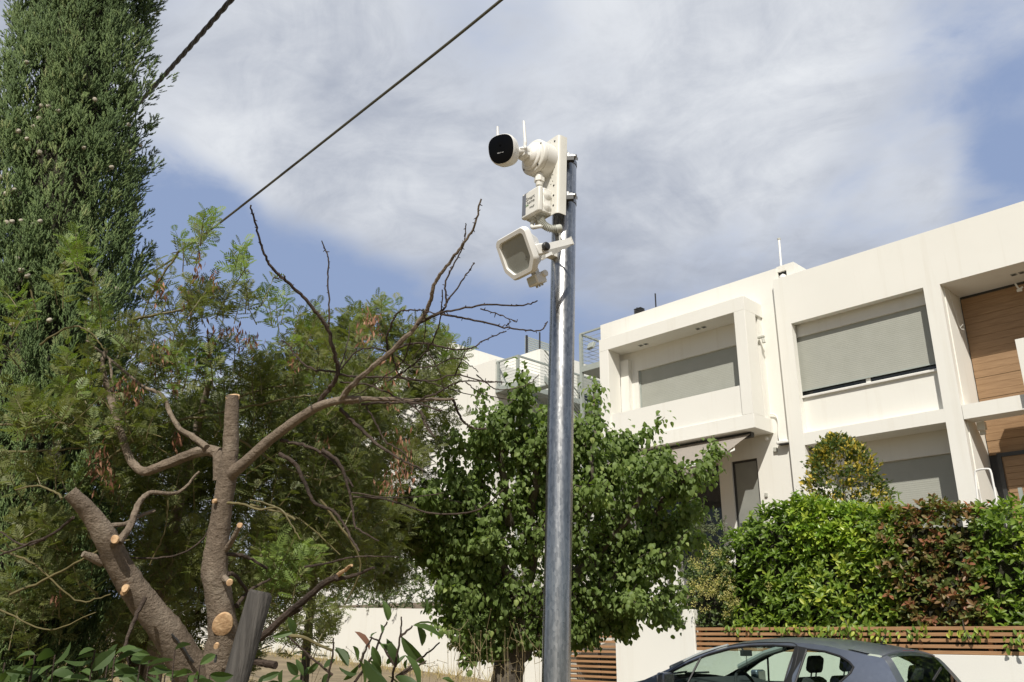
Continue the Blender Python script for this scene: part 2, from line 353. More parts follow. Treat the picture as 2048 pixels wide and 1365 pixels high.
M['pod'] = leaf_mat('seed_pod', [(0, (.12, .055, .035)), (.5, (.24, .115, .07)), (1, (.42, .235, .155))], .7, .1, .2)
M['broad'] = leaf_mat('broad_leaf', [(0, (.095, .135, .040)), (.5, (.145, .205, .058)), (.88, (.20, .27, .080)), (1, (.29, .35, .11))], .5, .36, .28)
M['laurel'] = leaf_mat('laurel_leaf', [(0, (.075, .120, .022)), (.5, (.145, .225, .036)), (.8, (.235, .32, .05)), (1, (.42, .46, .075))], .42, .34, .36)
M['laurel_young'] = leaf_mat('laurel_young_leaf', [(0, (.10, .19, .022)), (.5, (.21, .33, .035)), (1, (.38, .45, .06))], .32, .26, .5)
M['photinia'] = leaf_mat('photinia_leaf', [(0, (.075, .115, .028)), (.45, (.14, .175, .045)), (.62, (.20, .155, .06)), (.82, (.27, .115, .062)), (1, (.37, .155, .085))], .42, .28, .36)
M['pitt'] = leaf_mat('pittosporum_leaf', [(0, (.055, .085, .026)), (.6, (.10, .14, .04)), (1, (.16, .2, .055))], .4, .22, .45)
M['pitt_flower'] = leaf_mat('pale_yellow_flower', [(0, (.42, .38, .13)), (1, (.62, .56, .25))], .7, .3, .2)
M['thuja'] = leaf_mat('yellow_green_leaf', [(0, (.05, .082, .022)), (.5, (.10, .14, .035)), (.66, (.19, .21, .05)), (.8, (.44, .36, .065)), (1, (.60, .44, .075))], .5, .22, .3)
M['olive'] = leaf_mat('olive_leaf', [(0, (.085, .105, .05)), (.6, (.14, .17, .08)), (1, (.22, .25, .13))], .45, .22, .4)
M['front_laurel'] = leaf_mat('foreground_laurel_leaf', [(0, (.050, .082, .028)), (1, (.085, .135, .038))], .5, .28, .3)
M['carpaint'] = None
def carpaint():
    m, t, p = base_mat('blue_grey_car_paint')
    L(t, ramp(t, noise_node(t, 1.6, 6, .6), [(.3, (.135, .16, .215)), (.75, (.16, .18, .23))]), p.inputs['Base Color'])
    p.inputs['Metallic'].default_value = .55; p.inputs['Coat Weight'].default_value = .7; p.inputs['Coat Roughness'].default_value = .12
    L(t, ramp(t, noise_node(t, 30, 6, .7), [(.3, (.30, .30, .30)), (.8, (.46, .46, .46))]), p.inputs['Roughness'])
    return m
M['carpaint'] = carpaint()
M['car_black'] = mat('car_black_trim', (.016, .016, .017), rough=.45)
M['car_interior'] = mat('car_interior', (.022, .024, .028), (.032, .034, .04), .8, 20)
M['car_lining'] = mat('car_pillar_lining', (.30, .33, .33), rough=.8)
M['tyre'] = mat('tyre', (.02, .02, .02), rough=.85)
M['alloy'] = mat('alloy', (.5, .5, .52), rough=.3, metal=1)
M['lamp_red'] = mat('red_lamp', (.45, .05, .04), rough=.15)
M['lamp_clear'] = mat('clear_lamp', (.6, .62, .64), rough=.1)
def car_glass():
    m, t, p = base_mat('car_glass'); t.nodes.remove(p)
    tr = N(t, 'ShaderNodeBsdfTransparent'); tr.inputs[0].default_value = (.78, .88, .82, 1); gl = N(t, 'ShaderNodeBsdfGlossy'); gl.inputs['Roughness'].default_value = .03; gl.inputs[0].default_value = (.9, .95, 1, 1)
    fr = N(t, 'ShaderNodeLayerWeight'); fr.inputs[0].default_value = .5; fpow = math_node(t, 'MULTIPLY', math_node(t, 'POWER', fr.outputs['Facing'], 4.0), .55)
    mx_ = N(t, 'ShaderNodeMixShader'); L(t, math_node(t, 'ADD', fpow, .04), mx_.inputs[0]); L(t, tr.outputs[0], mx_.inputs[1]); L(t, gl.outputs[0], mx_.inputs[2])
    L(t, mx_.outputs[0], t.nodes['Material Output'].inputs['Surface']); return m
M['car_glass'] = car_glass()
# ------------------------------------------------------------------ ground, road, pavement
GXP = np.array([-400, -60, -20.6, -12.6, -8.0, -6.2, 10, 60, 400.]); GZP = np.array([1.9, 1.7, 1.25, .90, .24, .15, .1, 0, 0.])
def sstep(a, b, x): t = np.clip((np.asarray(x, float) - a) / (b - a), 0, 1); return t * t * (3 - 2 * t)
def gz(x, y): return np.interp(x, GXP, GZP) * sstep(1.5, 7.0, y)
def sheet(name, xs, ys, zf, m, dz, label=None):
    X, Y = np.meshgrid(xs, ys, indexing='ij'); Z = zf(X, Y) + dz; nx, ny = X.shape
    V = np.stack([X, Y, Z], -1).reshape(-1, 3); F = [(i * ny + j, (i + 1) * ny + j, (i + 1) * ny + j + 1, i * ny + j + 1) for i in range(nx - 1) for j in range(ny - 1)]
    mb = MB().add(V, F); o = single(name, mb, m, label, None, (0, 0, 0), smooth=True, kind='structure'); return o
xs = np.unique(np.concatenate([np.linspace(-400, -40, 10), np.linspace(-40, 15, 56), np.linspace(15, 400, 10)]))
ys = np.unique(np.concatenate([np.linspace(-400, -10, 8), np.linspace(-10, 12, 45), np.linspace(12, 40, 10), np.linspace(40, 400, 8)]))
sheet('ground', xs, ys, gz, M['dry_ground'], 0)
rx = np.linspace(-9.0, 30, 40)
sheet('road', rx, np.linspace(6.9, 10.3, 5), gz, M['asphalt'], .004)
def strip(name, y0, y1, h, m):
    mb = MB()
    z0 = gz(rx, (y0 + y1) / 2); n = len(rx)
    V = [(x, y, z + d) for (y, dsel) in ((y0, 0), (y0, 1), (y1, 1), (y1, 0)) for x, z, d in zip(rx, z0, np.full(n, h if dsel else -.1))]
    F = []
    for k in range(4):
        for i in range(n - 1): a = k * n + i; b = ((k + 1) % 4) * n + i; F.append((a, b, b + 1, a + 1))
    F += [(0, 3 * n, 2 * n, n), (n - 1, 2 * n - 1, 3 * n - 1, 4 * n - 1)]
    return single(name, mb.add(V, F), m, None, None, (0, 0, 0), kind='structure')
strip('kerb', 10.3, 10.45, .13, M['concrete']); strip('pavement', 10.45, 11.5, .12, M['concrete'])
def gz_garden(X, Y): return 1.35 + np.clip((np.asarray(Y) - 11.7) / 5.5, 0, 1) * 1.4 + 0 * X
sheet('garden', np.linspace(-45, 12, 20), np.linspace(11.68, 45, 20), gz_garden, M['soil'], 0)

# ------------------------------------------------------------------ left house
ST = M['stucco']
GF = 2.7     # garden level at the houses
def slat_panel(mb, x0, x1, z0, z1, y, pitch=.045, depth=.0022):     # roller shutter profile
    n = max(2, int(round((z1 - z0) / pitch))); V = []; F = []
    zs = []
    for i in range(n):
        a = z0 + (z1 - z0) * i / n; b = z0 + (z1 - z0) * (i + 1) / n
        zs += [(a, y), (a + .12 * (b - a), y - depth * .8), (a + .5 * (b - a), y - depth), (b - .12 * (b - a), y - depth * .8)]
    zs.append((z1, y))
    for z, yy in zs: V += [(x0, yy, z), (x1, yy, z)]
    for i in range(len(zs) - 1): F.append((2 * i, 2 * i + 1, 2 * i + 3, 2 * i + 2))
    return mb.add(V, F)
def shutter(parent, x0, x1, z0, z1, y, rails=True):
    s = part('shutter', slat_panel(MB(), x0, x1, z0, z1, y), M['shutter'], parent)
    b = MB().box(x0, x1, y - .016, y + .012, z0 - .03, z0); part('bottom_bar', b, M['grey_metal'], s)
    if rails:
        for xx in (x0 - .012, x1 + .012): part('guide_rail', MB().box(xx - .022, xx + .022, y - .022, y + .02, z0 - .02, z1), M['grey_metal'], s)
    return s
h1 = root('white_house', 'cream two-storey house with framed box balcony and awning below it', 'house', (-12.3, 18.3, GF))
part('wall', MB().wall(-15.2, -9.42, GF - .6, 10.49, 18.15, 18.45, [(-13.9, -11.50, 3.1, 5.8), (-11.13, -10.42, 3.1, 5.80)]), ST, h1)
part('body', MB().box(-15.2, -9.42, 18.75, 27.5, GF - .6, 10.2).box(-15.2, -14.9, 18.45, 18.75, GF - .6, 10.49).box(-9.72, -9.42, 18.45, 18.75, GF - .6, 10.49).box(-14.9, -9.72, 18.45, 18.75, 6.2, 10.3), ST, h1)
bal = part('balcony', MB().box(-14.56, -9.91, 17.30, 18.15, 9.28, 9.64).box(-14.56, -9.91, 17.30, 18.15, 6.32, 6.66)
           .box(-14.56, -14.24, 17.30, 17.80, 6.66, 9.28).box(-10.21, -9.91, 17.30, 17.80, 6.66, 9.28), ST, h1, bevel=.006)
part('parapet', MB().box(-14.24, -10.21, 17.35, 17.47, 6.66, 7.416), ST, bal)
part('back_wall', MB().wall(-14.56, -9.95, 6.66, 9.28, 17.97, 18.148, [(-13.74, -10.36, 6.7, 8.70)]), ST, bal)
part('pilaster', MB().box(-14.24, -13.96, 17.82, 17.968, 6.66, 9.05), ST, bal)
for xa in (-13.42, -13.24, -11.55, -11.37):
    d = part('downlight', MB().box(xa, xa + .11, 17.60, 17.71, 9.268, 9.279), M['grey_metal'], bal); part('lens', MB().box(xa + .02, xa + .09, 17.62, 17.69, 9.262, 9.267), M['frame_dark'], d)
wn = part('window', MB().wall(-13.74, -10.36, 6.7, 8.70, 18.06, 18.12, [(-13.66, -12.06, 6.78, 8.62), (-12.0, -10.44, 6.78, 8.62)]), M['white'], h1)
for a, b in ((-13.66, -12.06), (-12.0, -10.44)): part('pane', MB().box(a, b, 18.085, 18.097, 6.78, 8.62), M['glass_dark'], wn)
shutter(h1, -13.70, -10.40, 6.76, 8.70, 18.035)
# ground floor openings under the awning
gw = part('glass_door', MB().wall(-13.9, -11.50, 3.1, 5.8, 18.30, 18.36, [(-13.82, -12.75, 3.18, 5.72), (-12.67, -11.58, 3.18, 5.72)]), M['frame_dark'], h1)
for a, b in ((-13.82, -12.75), (-12.67, -11.58)): part('pane', MB().box(a, b, 18.32, 18.335, 3.18, 5.72), M['glass_dark'], gw)
dr = part('door', MB().box(-11.08, -10.45, 18.22, 18.26, 3.12, 5.76), mat('door_panel', (.24, .245, .225), (.27, .275, .25), .5, 4), h1)
part('door_frame', MB().wall(-11.13, -10.42, 3.1, 5.80, 18.20, 18.28, [(-11.08, -10.47, 3.12, 5.75)]), M['frame_dark'], dr)
part('push_bar', MB().box(-10.98, -10.5, 18.18, 18.215, 4.20, 4.28), M['frame_dark'], dr)
part('door_handle', MB().box(-11.03, -10.985, 18.16, 18.215, 4.15, 4.3), M['steel'], dr)
# awning
aw = part('awning', MB().add([(-14.4, 17.62, 6.28), (-10.22, 17.62, 6.28), (-10.22, 15.95, 5.36), (-14.4, 15.95, 5.36), (-14.4, 17.62, 6.274), (-10.22, 17.62, 6.274), (-10.22, 15.95, 5.354), (-14.4, 15.95, 5.354)],
          [(0, 1, 2, 3), (7, 6, 5, 4), (0, 4, 5, 1), (1, 5, 6, 2), (2, 6, 7, 3), (3, 7, 4, 0)]), M['awning'], h1)
part('front_bar', MB().box(-14.42, -10.20, 15.90, 15.97, 5.31, 5.385), M['white'], aw, bevel=.012)
part('valance', MB().box(-14.4, -10.22, 15.93, 15.936, 5.16, 5.31), M['awning'], aw)
part('cassette', MB().box(-14.42, -10.20, 17.60, 17.74, 6.20, 6.318), M['frame_dark'], aw)
for xa in (-13.6, -10.7): part('folding_arm', MB().tube([(xa, 17.6, 6.2), (xa + .5, 16.8, 5.75), (xa, 15.97, 5.33)], .022, 6), M['white'], aw)
# small things fixed to the wall of the left house
part('cable_pipe', MB().tube(spline([TY(1541, 829, 18.1), TY(1551, 831, 18.1), TY(1556, 843, 18.1), TY(1557, 870, 18.1), TY(1560, 884, 18.1)]), .016, 8), M['white'], h1, True)
q = TY(1568, 884, 18.05); part('wall_lamp', MB().box(q[0] - .17, q[0] + .12, 17.98, 18.15, q[2] - .05, q[2] + .03), M['white'], h1, bevel=.02)
part('lamp_glass', MB().box(q[0] - .12, q[0] + .12, 17.99, 18.12, q[2] - .066, q[2] - .052), M['frame_dark'], h1)
q = TY(1550, 899, 18.1); part('alarm_box', MB().box(q[0] - .04, q[0] + .04, 18.09, 18.15, q[2] - .06, q[2] + .05), M['grey_plastic'], h1, bevel=.008)
q = TY(1531, 990, 18.1); part('doorbell', MB().box(q[0] - .035, q[0] + .035, 18.11, 18.15, q[2] - .05, q[2] + .05), M['grey_plastic'], h1, bevel=.008)
q = TY(1523, 875, 17.9); part('dome_lamp', MB().lathe((q[0], 18.15, q[2]), (0, -1, 0), [(0, .05), (.04, .05), (.07, .03), (.08, .005)], 12), M['white'], h1, True)
q = TY(1516, 678, 17.95); lm = part('lantern', MB().box(-9.95, -9.78, 17.86, 17.94, q[2] - .02, q[2] + .02).tube([(-9.82, 17.9, q[2]), (-9.8, 17.9, q[2] - .16)], [.03, .045], 8), M['grey_plastic'], h1)
# roof end block with a vent pipe
rb = part('roof_block', MB().wall(-9.419, -8.95, 10.0, 10.53, 18.185, 18.26, [(-9.40, -9.16, 10.22, 10.38)]).box(-9.419, -8.95, 18.26, 19.6, 10.0, 10.53), ST, h1)
part('vent_opening', MB().box(-9.40, -9.16, 18.245, 18.258, 10.22, 10.38), M['frame_dark'], rb); part('round_lamp', MB().lathe((-9.28, 18.22, 10.215), (0, 0, 1), [(-.02, .10), (.04, .09), (.08, .04), (.10, .01)], 14), M['white'], rb, True)
q = T(1562, 530, 21.6); q2 = T(1558, 480, 22.0)
vp = part('vent_pipe', MB().tube([(q[0], q[1], q[2] - .2), q, q2], .028, 12), M['white_plastic'], rb, True); part('pipe_cap', MB().cyl(q2, q2 + [0, 0, .04], .042, n=12), M['grey_plastic'], vp)
# landing with cable railing on the left side of the house
ld = part('landing', MB().box(-16.1, -15.2, 18.2, 21.0, 9.22, 9.40), M['grey_metal'], h1)
for (x, y) in ((-16.06, 18.24), (-16.06, 20.9)): part('post', MB().box(x - .045, x + .045, y - .045, y + .045, 4.0, 10.42), M['grey_metal'], ld)
part('top_rail', MB().box(-16.1, -15.2, 18.20, 18.26, 10.42, 10.47).box(-16.1, -16.03, 18.26, 21.0, 10.42, 10.47), M['grey_metal'], ld)
for i in range(7):
    z = 9.53 + i * .125; part('rail_cable', MB().tube([(-15.2, 18.23, z), (-16.06, 18.23, z), (-16.06, 20.9, z)], .008, 5), M['grey_metal'], ld)
part('spotlight', MB().obox((-15.55, 18.12, 9.92), (nrm((1, -.2, 0)), nrm((.2, 1, -.4)), nrm((.1, .4, 1))), (.13, .05, .10)), M['grey_metal'], h1, bevel=.01)
rl = root('roof_louvre_unit', 'small dark louvred unit on the roof edge above the box balcony', 'roof unit', (-13.9, 18.9, 10.2))
for i in range(7): part('louvre', MB().box(-14.2, -13.95, 18.5, 18.7, 10.50 + i * .05, 10.53 + i * .05), M['frame_dark'], rl)
part('stand', MB().box(-14.18, -14.15, 18.6, 18.63, 10.19, 10.9).box(-13.5, -13.47, 18.6, 18.63, 10.19, 11.15).box(-14.2, -13.0, 18.55, 18.7, 10.60, 10.64), M['frame_dark'], rl)

# ------------------------------------------------------------------ right house
h2 = root('white_house', 'cream two-storey house with wide roller shutters and a wood-clad entrance recess', 'house', (-5.5, 18.3, GF))
XR = 6.0
part('wall', MB().wall(-9.46, XR, GF - .6, 10.128, 18.0, 18.18, [(-9.09, -5.98, GF - .5, 8.875), (-5.64, XR - .6, GF - .5, 8.848)]), ST, h2)
part('body', MB().box(-9.46, XR, 19.3, 27.5, GF - .6, 9.9).box(-9.46, -9.30, 18.18, 19.3, GF - .6, 10.128).box(-9.30, XR, 18.18, 19.3, 8.90, 10.1).box(-5.93, -5.62, 18.18, 19.3, GF - .6, 8.9), ST, h2)
part('floor_slab', MB().box(-9.09, -5.98, 18.002, 19.2, 5.884, 6.165), ST, h2)
part('window_parapet', MB().box(-9.30, -5.93, 18.19, 18.40, 6.165, 7.03), ST, h2)
part('sill', MB().box(-9.30, -5.93, 18.13, 18.40, 7.03, 7.065), M['sill'], h2)
part('lintel', MB().box(-9.30, -5.93, 18.25, 18.9, 8.585, 8.9), ST, h2)
shutter(h2, -9.16, -5.96, 7.26, 8.60, 18.30)
wn = part('window', MB().wall(-9.30, -5.93, 7.065, 8.585, 18.33, 18.40, [(-9.2, -7.62, 7.14, 8.5), (-7.52, -6.02, 7.14, 8.5)]), M['white'], h2)
for a, b in ((-9.2, -7.62), (-7.52, -6.02)): part('pane', MB().box(a, b, 18.36, 18.372, 7.14, 8.5), M['glass_dark'], wn)
part('lower_wall', MB().wall(-9.30, -5.93, GF - .5, 5.884, 18.65, 18.9, [(-8.75, -5.935, 3.0, 5.38)]), ST, h2)
shutter(h2, -8.72, -5.96, 3.0, 5.38, 18.72)
for xa in (-7.5, -6.7): part('downlight', MB().lathe((xa, 18.3, 5.883), (0, 0, -1), [(0, .06), (.01, .06), (.012, .05)], 12), M['white'], h2)
# entrance
en = part('entrance_canopy', MB().box(-5.63, XR - .7, 18.004, 18.44, 5.882, 6.178), ST, h2)
for i in range(9): part('pergola_bar', MB().box(-4.55 + i * .17, -4.50 + i * .17, 18.44, 19.0, 5.95, 6.05), M['grey_metal'], en)
part('bracket', MB().box(-5.55, -5.40, 18.44, 18.56, 5.72, 5.88).box(-5.55, -5.45, 18.56, 18.62, 5.64, 5.76), ST, en)
q = TY(2033, 682, 17.9); part('side_fin', MB().box(q[0], XR - .8, 17.80, 18.0, 6.18 + .002, q[2]), ST, h2)
cl = part('cladding', MB().box(-5.619, XR - .6, 19.09, 19.29, GF - .5, 8.895), M['frame_dark'], h2)
z = GF - .3; i = 0
while z < 8.72:
    zt = min(z + .1495, 8.895)
    if not (z < 5.25): part('plank', MB().box(-5.60 + .001 * (i % 2), XR - .6, 19.05 + .004 * ((i * 7) % 3), 19.089, z, zt), M['wood_clad'], cl, bevel=.003)
    z += .152; i += 1
for xa in (-4.42, -4.27):
    d = part('downlight', MB().box(xa, xa + .11, 18.5, 18.61, 8.836, 8.847), M['grey_metal'], h2); part('lens', MB().box(xa + .02, xa + .09, 18.52, 18.59, 8.83, 8.8355), M['frame_dark'], d)
part('entrance_soffit', MB().box(-5.62, XR - .6, 18.18, 19.09, 8.848, 8.899), ST, h2)
dd = part('wooden_door', MB().box(-5.36, -3.2, 19.0, 19.04, GF - .3, 5.22), M['wood_clad'], h2)
z = GF - .2
while z < 5.1: part('plank', MB().box(-5.33, -3.22, 18.982, 18.999, z, z + .125), M['wood_clad'], dd, bevel=.003); z += .132
part('door_frame', MB().box(-5.44, -5.36, 18.97, 19.05, GF - .3, 5.30).box(-5.36, -3.2, 18.97, 19.05, 5.22, 5.30), M['frame_dark'], dd)
part('cable_end', MB().tube(spline([(-5.60, 18.35, 8.82), (-5.59, 18.5, 8.4), (-5.58, 18.62, 8.02), (-5.50, 18.6, 7.94)]), .006, 5).tube([(-5.57, 18.6, 8.0), (-5.5, 18.58, 8.05)], .008, 5), M['white'], h2)
part('ceiling_hook', MB().tube(spline([TY(2030, 567, 18.8), TY(2038, 578, 18.8), TY(2046, 574, 18.8)]), .02, 6).tube([TY(2034, 582, 18.8), TY(2044, 580, 18.8)], .03, 6), M['white'], h2)
# step ladder standing before the entrance
lx, ly, lz = TY(1972, 990, 16.6); l0 = root('step_ladder', 'white folding step ladder leaning by the house entrance column', 'ladder', (lx, ly, GF))
top = lz + .38
for (dx, nm) in ((-.17, 'rail'), (.17, 'rail')):
    part('rail', MB().tube([(lx + dx * 1.2, ly - .12, GF), (lx + dx * .8, ly + .05, top)], .018, 8), M['white_plastic'], l0, True)
    part('rear_leg', MB().tube([(lx + dx * 1.2, ly + .55, GF), (lx + dx * .8, ly + .10, top - .25)], .014, 8), M['white_plastic'], l0, True)
part('top_loop', MB().tube(spline([(lx - .136, ly + .05, top), (lx - .10, ly + .055, top + .08), (lx + .10, ly + .055, top + .08), (lx + .136, ly + .05, top)]), .018, 8), M['white_plastic'], l0, True)
for k in range(5): zz_ = GF + .25 + k * .25; part('step', MB().box(lx - .17, lx + .17, ly - .13 + k * .03, ly + .03 + k * .03, zz_, zz_ + .03), M['white_plastic'], l0)
part('sticker', MB().box(lx + .0, lx + .06, ly - .002 + .01, ly + .012, GF + 1.27, GF + 1.33), M['lamp_red'], l0)
gp = TY(2046, 990, 15.5); g0 = root('grey_picket_gate', 'pale grey metal picket gate beside the wooden entrance door', 'gate', (gp[0] + .4, 15.5, GF))
for k in range(7): part('picket', MB().box(gp[0] - .06 + k * .12, gp[0] + .0 + k * .12, 15.5, 15.53, GF - .2, gp[2] + .12), M['grey_metal'], g0)
part('rail', MB().box(gp[0] - .06, gp[0] + .8, 15.53, 15.56, gp[2] - .2, gp[2] - .14), M['grey_metal'], g0)

# ------------------------------------------------------------------ far building on the left
h3 = root('white_building', 'far white stepped building with grey cable railings and side landing', 'building', (-22, 22, 3.5))
part('wall', MB().wall(-32, -19.66, 2.5, 10.43, 18.0, 18.45, [(-29, -26, 6.2, 8.6)]), ST, h3)
part('body', MB().box(-32, -19.66, 18.45, 20.1, 2.5, 10.30).box(-32, -19.62, 20.1, 29, 2.5, 11.30).box(-32, -25.5, 20.4, 28, 11.30, 13.2), ST, h3)
wn = part('window', MB().box(-19.64, -19.58, 22.0, 23.4, 8.9, 10.75), M['shutter'], h3); part('pane', MB().box(-19.585, -19.57, 22.06, 23.34, 9.0, 10.1), M['glass_dark'], wn)
ld = part('landing', MB().box(-19.655, -18.60, 18.02, 24.5, 9.27, 9.44), M['grey_metal'], h3)
for y in (18.06, 19.9, 21.8, 24.3): part('post', MB().box(-18.69, -18.60, y - .045, y + .045, 3.0, 10.30), M['grey_metal'], ld)
part('post', MB().box(-19.62, -19.54, 18.03, 18.10, 9.44, 10.30), M['grey_metal'], ld)
part('top_rail', MB().box(-19.66, -18.60, 18.03, 18.09, 10.30, 10.35).box(-18.68, -18.61, 18.09, 24.5, 10.30, 10.35), M['grey_metal'], ld)
for i in range(7):
    z = 9.55 + i * .105; part('rail_cable', MB().tube([(-19.6, 18.06, z), (-18.64, 18.06, z), (-18.64, 24.3, z)], .007, 5), M['grey_metal'], ld)
st = part('stair', MB().prism([(-18.5, 18.2, 9.44), (-18.5, 18.2, 9.24), (-18.5, 24, 5.2), (-18.5, 24, 5.4)], (.05, 0, 0)).prism([(-17.6, 18.2, 9.44), (-17.6, 18.2, 9.24), (-17.6, 24, 5.2), (-17.6, 24, 5.4)], (.05, 0, 0)), M['grey_metal'], h3)
for i in range(16): part('tread', MB().box(-18.45, -17.6, 18.4 + i * .35, 18.7 + i * .35, 9.2 - i * .243, 9.24 - i * .243), M['grey_metal'], st)
part('stair_rail', MB().tube([(-17.58, 18.2, 10.3), (-17.58, 24, 6.3)], .025, 6), M['grey_metal'], st)
for i in range(6): part('rail_cable', MB().tube([(-17.58, 18.2, 9.5 + i * .13), (-17.58, 24, 5.5 + i * .13)], .007, 5), M['grey_metal'], st)
rs = root('roof_screen', 'dark lattice equipment screen on the roof of the far stepped building', 'roof screen', (-20.3, 21, 11.3))
for i in range(9): part('slat', MB().box(-20.6, -20.56, 20.3, 21.8, 11.35 + i * .085, 11.40 + i * .085), M['grey_metal'], rs)
part('post', MB().box(-20.56, -20.5, 20.3, 20.36, 11.3, 12.1).box(-20.56, -20.5, 21.74, 21.8, 11.3, 12.1).box(-20.56, -20.52, 21.0, 21.04, 11.3, 12.4), M['frame_dark'], rs)

# ------------------------------------------------------------------ street walls, slat fence and gate
wl = root('garden_wall', 'long white plastered street wall behind the broad-leaved tree', 'wall', (-17, 11.6, .9))
mb = MB(); xa = np.linspace(-30, -10.78, 20); zt = np.interp(xa, [-30, -17, -14.8, -10.78], [2.5, 2.27, 2.21, 2.12]); n = len(xa)
V = [(x, y, z) for (y, top) in ((11.5, 0), (11.5, 1), (11.70, 1), (11.70, 0)) for x, z in zip(xa, zt if top else np.full(n, -.3))]
F = [(k * n + i, k * n + i + 1, ((k + 1) % 4) * n + i + 1, ((k + 1) % 4) * n + i) for k in range(4) for i in range(n - 1)] + [(0, n, 2 * n, 3 * n), (n - 1, 4 * n - 1, 3 * n - 1, 2 * n - 1)]
part('plaster', mb.add(V, F), ST, wl); 
wr = root('garden_wall', 'white plastered wall between the slatted gate and the wooden slat fence', 'wall', (-6, 11.6, .1))
part('pier', MB().box(-9.50, -7.93, 11.5, 11.70, -.3, 2.075), ST, wr, bevel=.006)
part('low_wall', MB().box(-7.93, 8, 11.5, 11.70, -.3, 1.478), ST, wr, bevel=.006)
part('doorbell', MB().box(-9.38, -9.29, 11.47, 11.5, 1.78, 1.88), M['grey_plastic'], wr, bevel=.006)
fe = root('slat_fence', 'reddish wooden slat fence on top of the low white wall', 'fence', (-4, 11.56, 1.478))
for k in range(5):
    z = 1.482 + k * .0705; part('slat', MB().box(-7.91 + .004 * (k % 2), -3.06, 11.505, 11.53, z, z + .042), M['slat_wood'], fe, bevel=.002)
    part('slat', MB().box(-3.055, 2.5, 11.505, 11.53, z, z + .042), M['slat_wood'], fe, bevel=.002)
for xx in np.arange(-7.88, 2.5, .82): part('post', MB().box(xx, xx + .05, 11.531, 11.57, 1.479, 1.80), M['slat_wood'], fe)
gt = root('slat_gate', 'wooden slat pedestrian gate in the white street wall', 'gate', (-10.1, 11.6, .3))
for k in range(25):
    z = .30 + k * .0795; part('slat', MB().box(-10.72, -9.53, 11.55, 11.575, z, z + .036), M['slat_wood'], gt, bevel=.002)
for xx in (-10.72, -9.95, -9.56): part('post', MB().box(xx, xx + .035, 11.577, 11.61, .28, 2.28), M['frame_dark'], gt)
ws = root('stair_wall', 'white wall seen through the slats of the gate', 'wall', (-10.1, 13.5, .3))
part('plaster', MB().box(-11.3, -9.4, 13.2, 13.4, 0, 3.0).box(-10.75, -10.6, 11.75, 13.19, 0, 2.05), ST, ws)
# ------------------------------------------------------------------ steel pole with the camera and floodlight
PA = np.array([0.01814942, 0.02030749, 1.0]); PB = np.array([-1.63326, 1.73315, 1.6])
SX = np.array([.995, -.098, 0]); NX = np.array([-.098, -.995, 0]); ZX = np.array([0, 0, 1.0])
def A(X, n_, Z): return PB + PA * Z + SX * X + NX * n_          # Z measured from eye level
PG = PB + PA * -1.6
po = root('steel_pole', 'shiny galvanised steel pole carrying the security camera and floodlight', 'pole', PG)
mb = MB(); nn = 48; ang = np.arange(nn) * 2 * math.pi / nn
prof = [(-1.75, .038), (1.447, .038), (1.45, .0372), (1.45, .034), (1.40, .034)]
V = np.concatenate([PB + PA * z + np.outer(np.cos(ang) * r, SX) + np.outer(np.sin(ang) * r, NX) for z, r in prof])
mb.add(V, [(i * nn + j, i * nn + (j + 1) % nn, (i + 1) * nn + (j + 1) % nn, (i + 1) * nn + j) for i in range(len(prof) - 1) for j in range(nn)] + [tuple(range(4 * nn, 5 * nn))])
part('pipe', mb, M['galv'], po, True)
part('footing', MB().lathe(PG + [0, 0, -.05], (0, 0, 1), [(0, .16), (.08, .15), (.10, .12)], 20), M['concrete'], po, True)
AX3 = (SX, NX, nrm(PA))
def abox(mb, x0, x1, n0, n1, z0, z1): return mb.obox(A((x0 + x1) / 2, (n0 + n1) / 2, (z0 + z1) / 2), AX3, ((x1 - x0) / 2, (n1 - n0) / 2, (z1 - z0) / 2))
br = root('mounting_bracket', 'cream folded steel back plate clamped to the pole top', 'bracket', A(0, .06, 1.235))
# folded channel: rounded corners
def channel(z0, z1, xw0, xw1, nf, nb, r=.012, t=.0025):
    out = [(xw0, nb)]
    for k in range(5): a = math.pi - k * math.pi / 8; out.append((xw0 + r + r * math.cos(a), nf - r + r * math.sin(a)))
    for k in range(5): a = math.pi / 2 - k * math.pi / 8; out.append((xw1 - r + r * math.cos(a), nf - r + r * math.sin(a)))
    out.append((xw1, nb)); inn = []
    for i, (x, y) in enumerate(out):
        cx, cy = (xw0 + xw1) / 2, nb; inn.append((x + (t if x < cx else -t) * (1 if abs(x - xw0) < r * 1.2 or abs(x - xw1) < r * 1.2 else 0), y - (t if y > nb + .5 * (nf - nb) else 0)))
    n = len(out); V = [A(x, y, z) for z in (z0, z1) for (x, y) in out + inn]; F = []
    m = 2 * n
    for i in range(n - 1):
        F += [(i, i + 1, m + i + 1, m + i), (n + i + 1, n + i, m + n + i, m + n + i + 1), (i + 1, i, n + i, n + i + 1), (m + i, m + i + 1, m + n + i + 1, m + n + i)]
    F += [(0, m, m + n, n), (n - 1, n + n - 1, m + n + n - 1, m + n - 1)]
    return MB().add(V, F)
part('plate', channel(1.235, 1.512, -.06, .055, .075, .040), M['powder'], br, True)
for zz_ in (1.265, 1.30, 1.335, 1.40, 1.47, 1.495): part('bolt_hole', MB().cyl(A(.036, .0745, zz_), A(.036, .0762, zz_), .0032, n=10), M['dark_hole'], br)
for i, zz_ in enumerate((1.345, 1.353, 1.368, 1.376)): part('pin_hole', MB().cyl(A(.022 + .008 * (i % 2), .0745, zz_), A(.022 + .008 * (i % 2), .0758, zz_), .0016, n=8), M['dark_hole'], br)
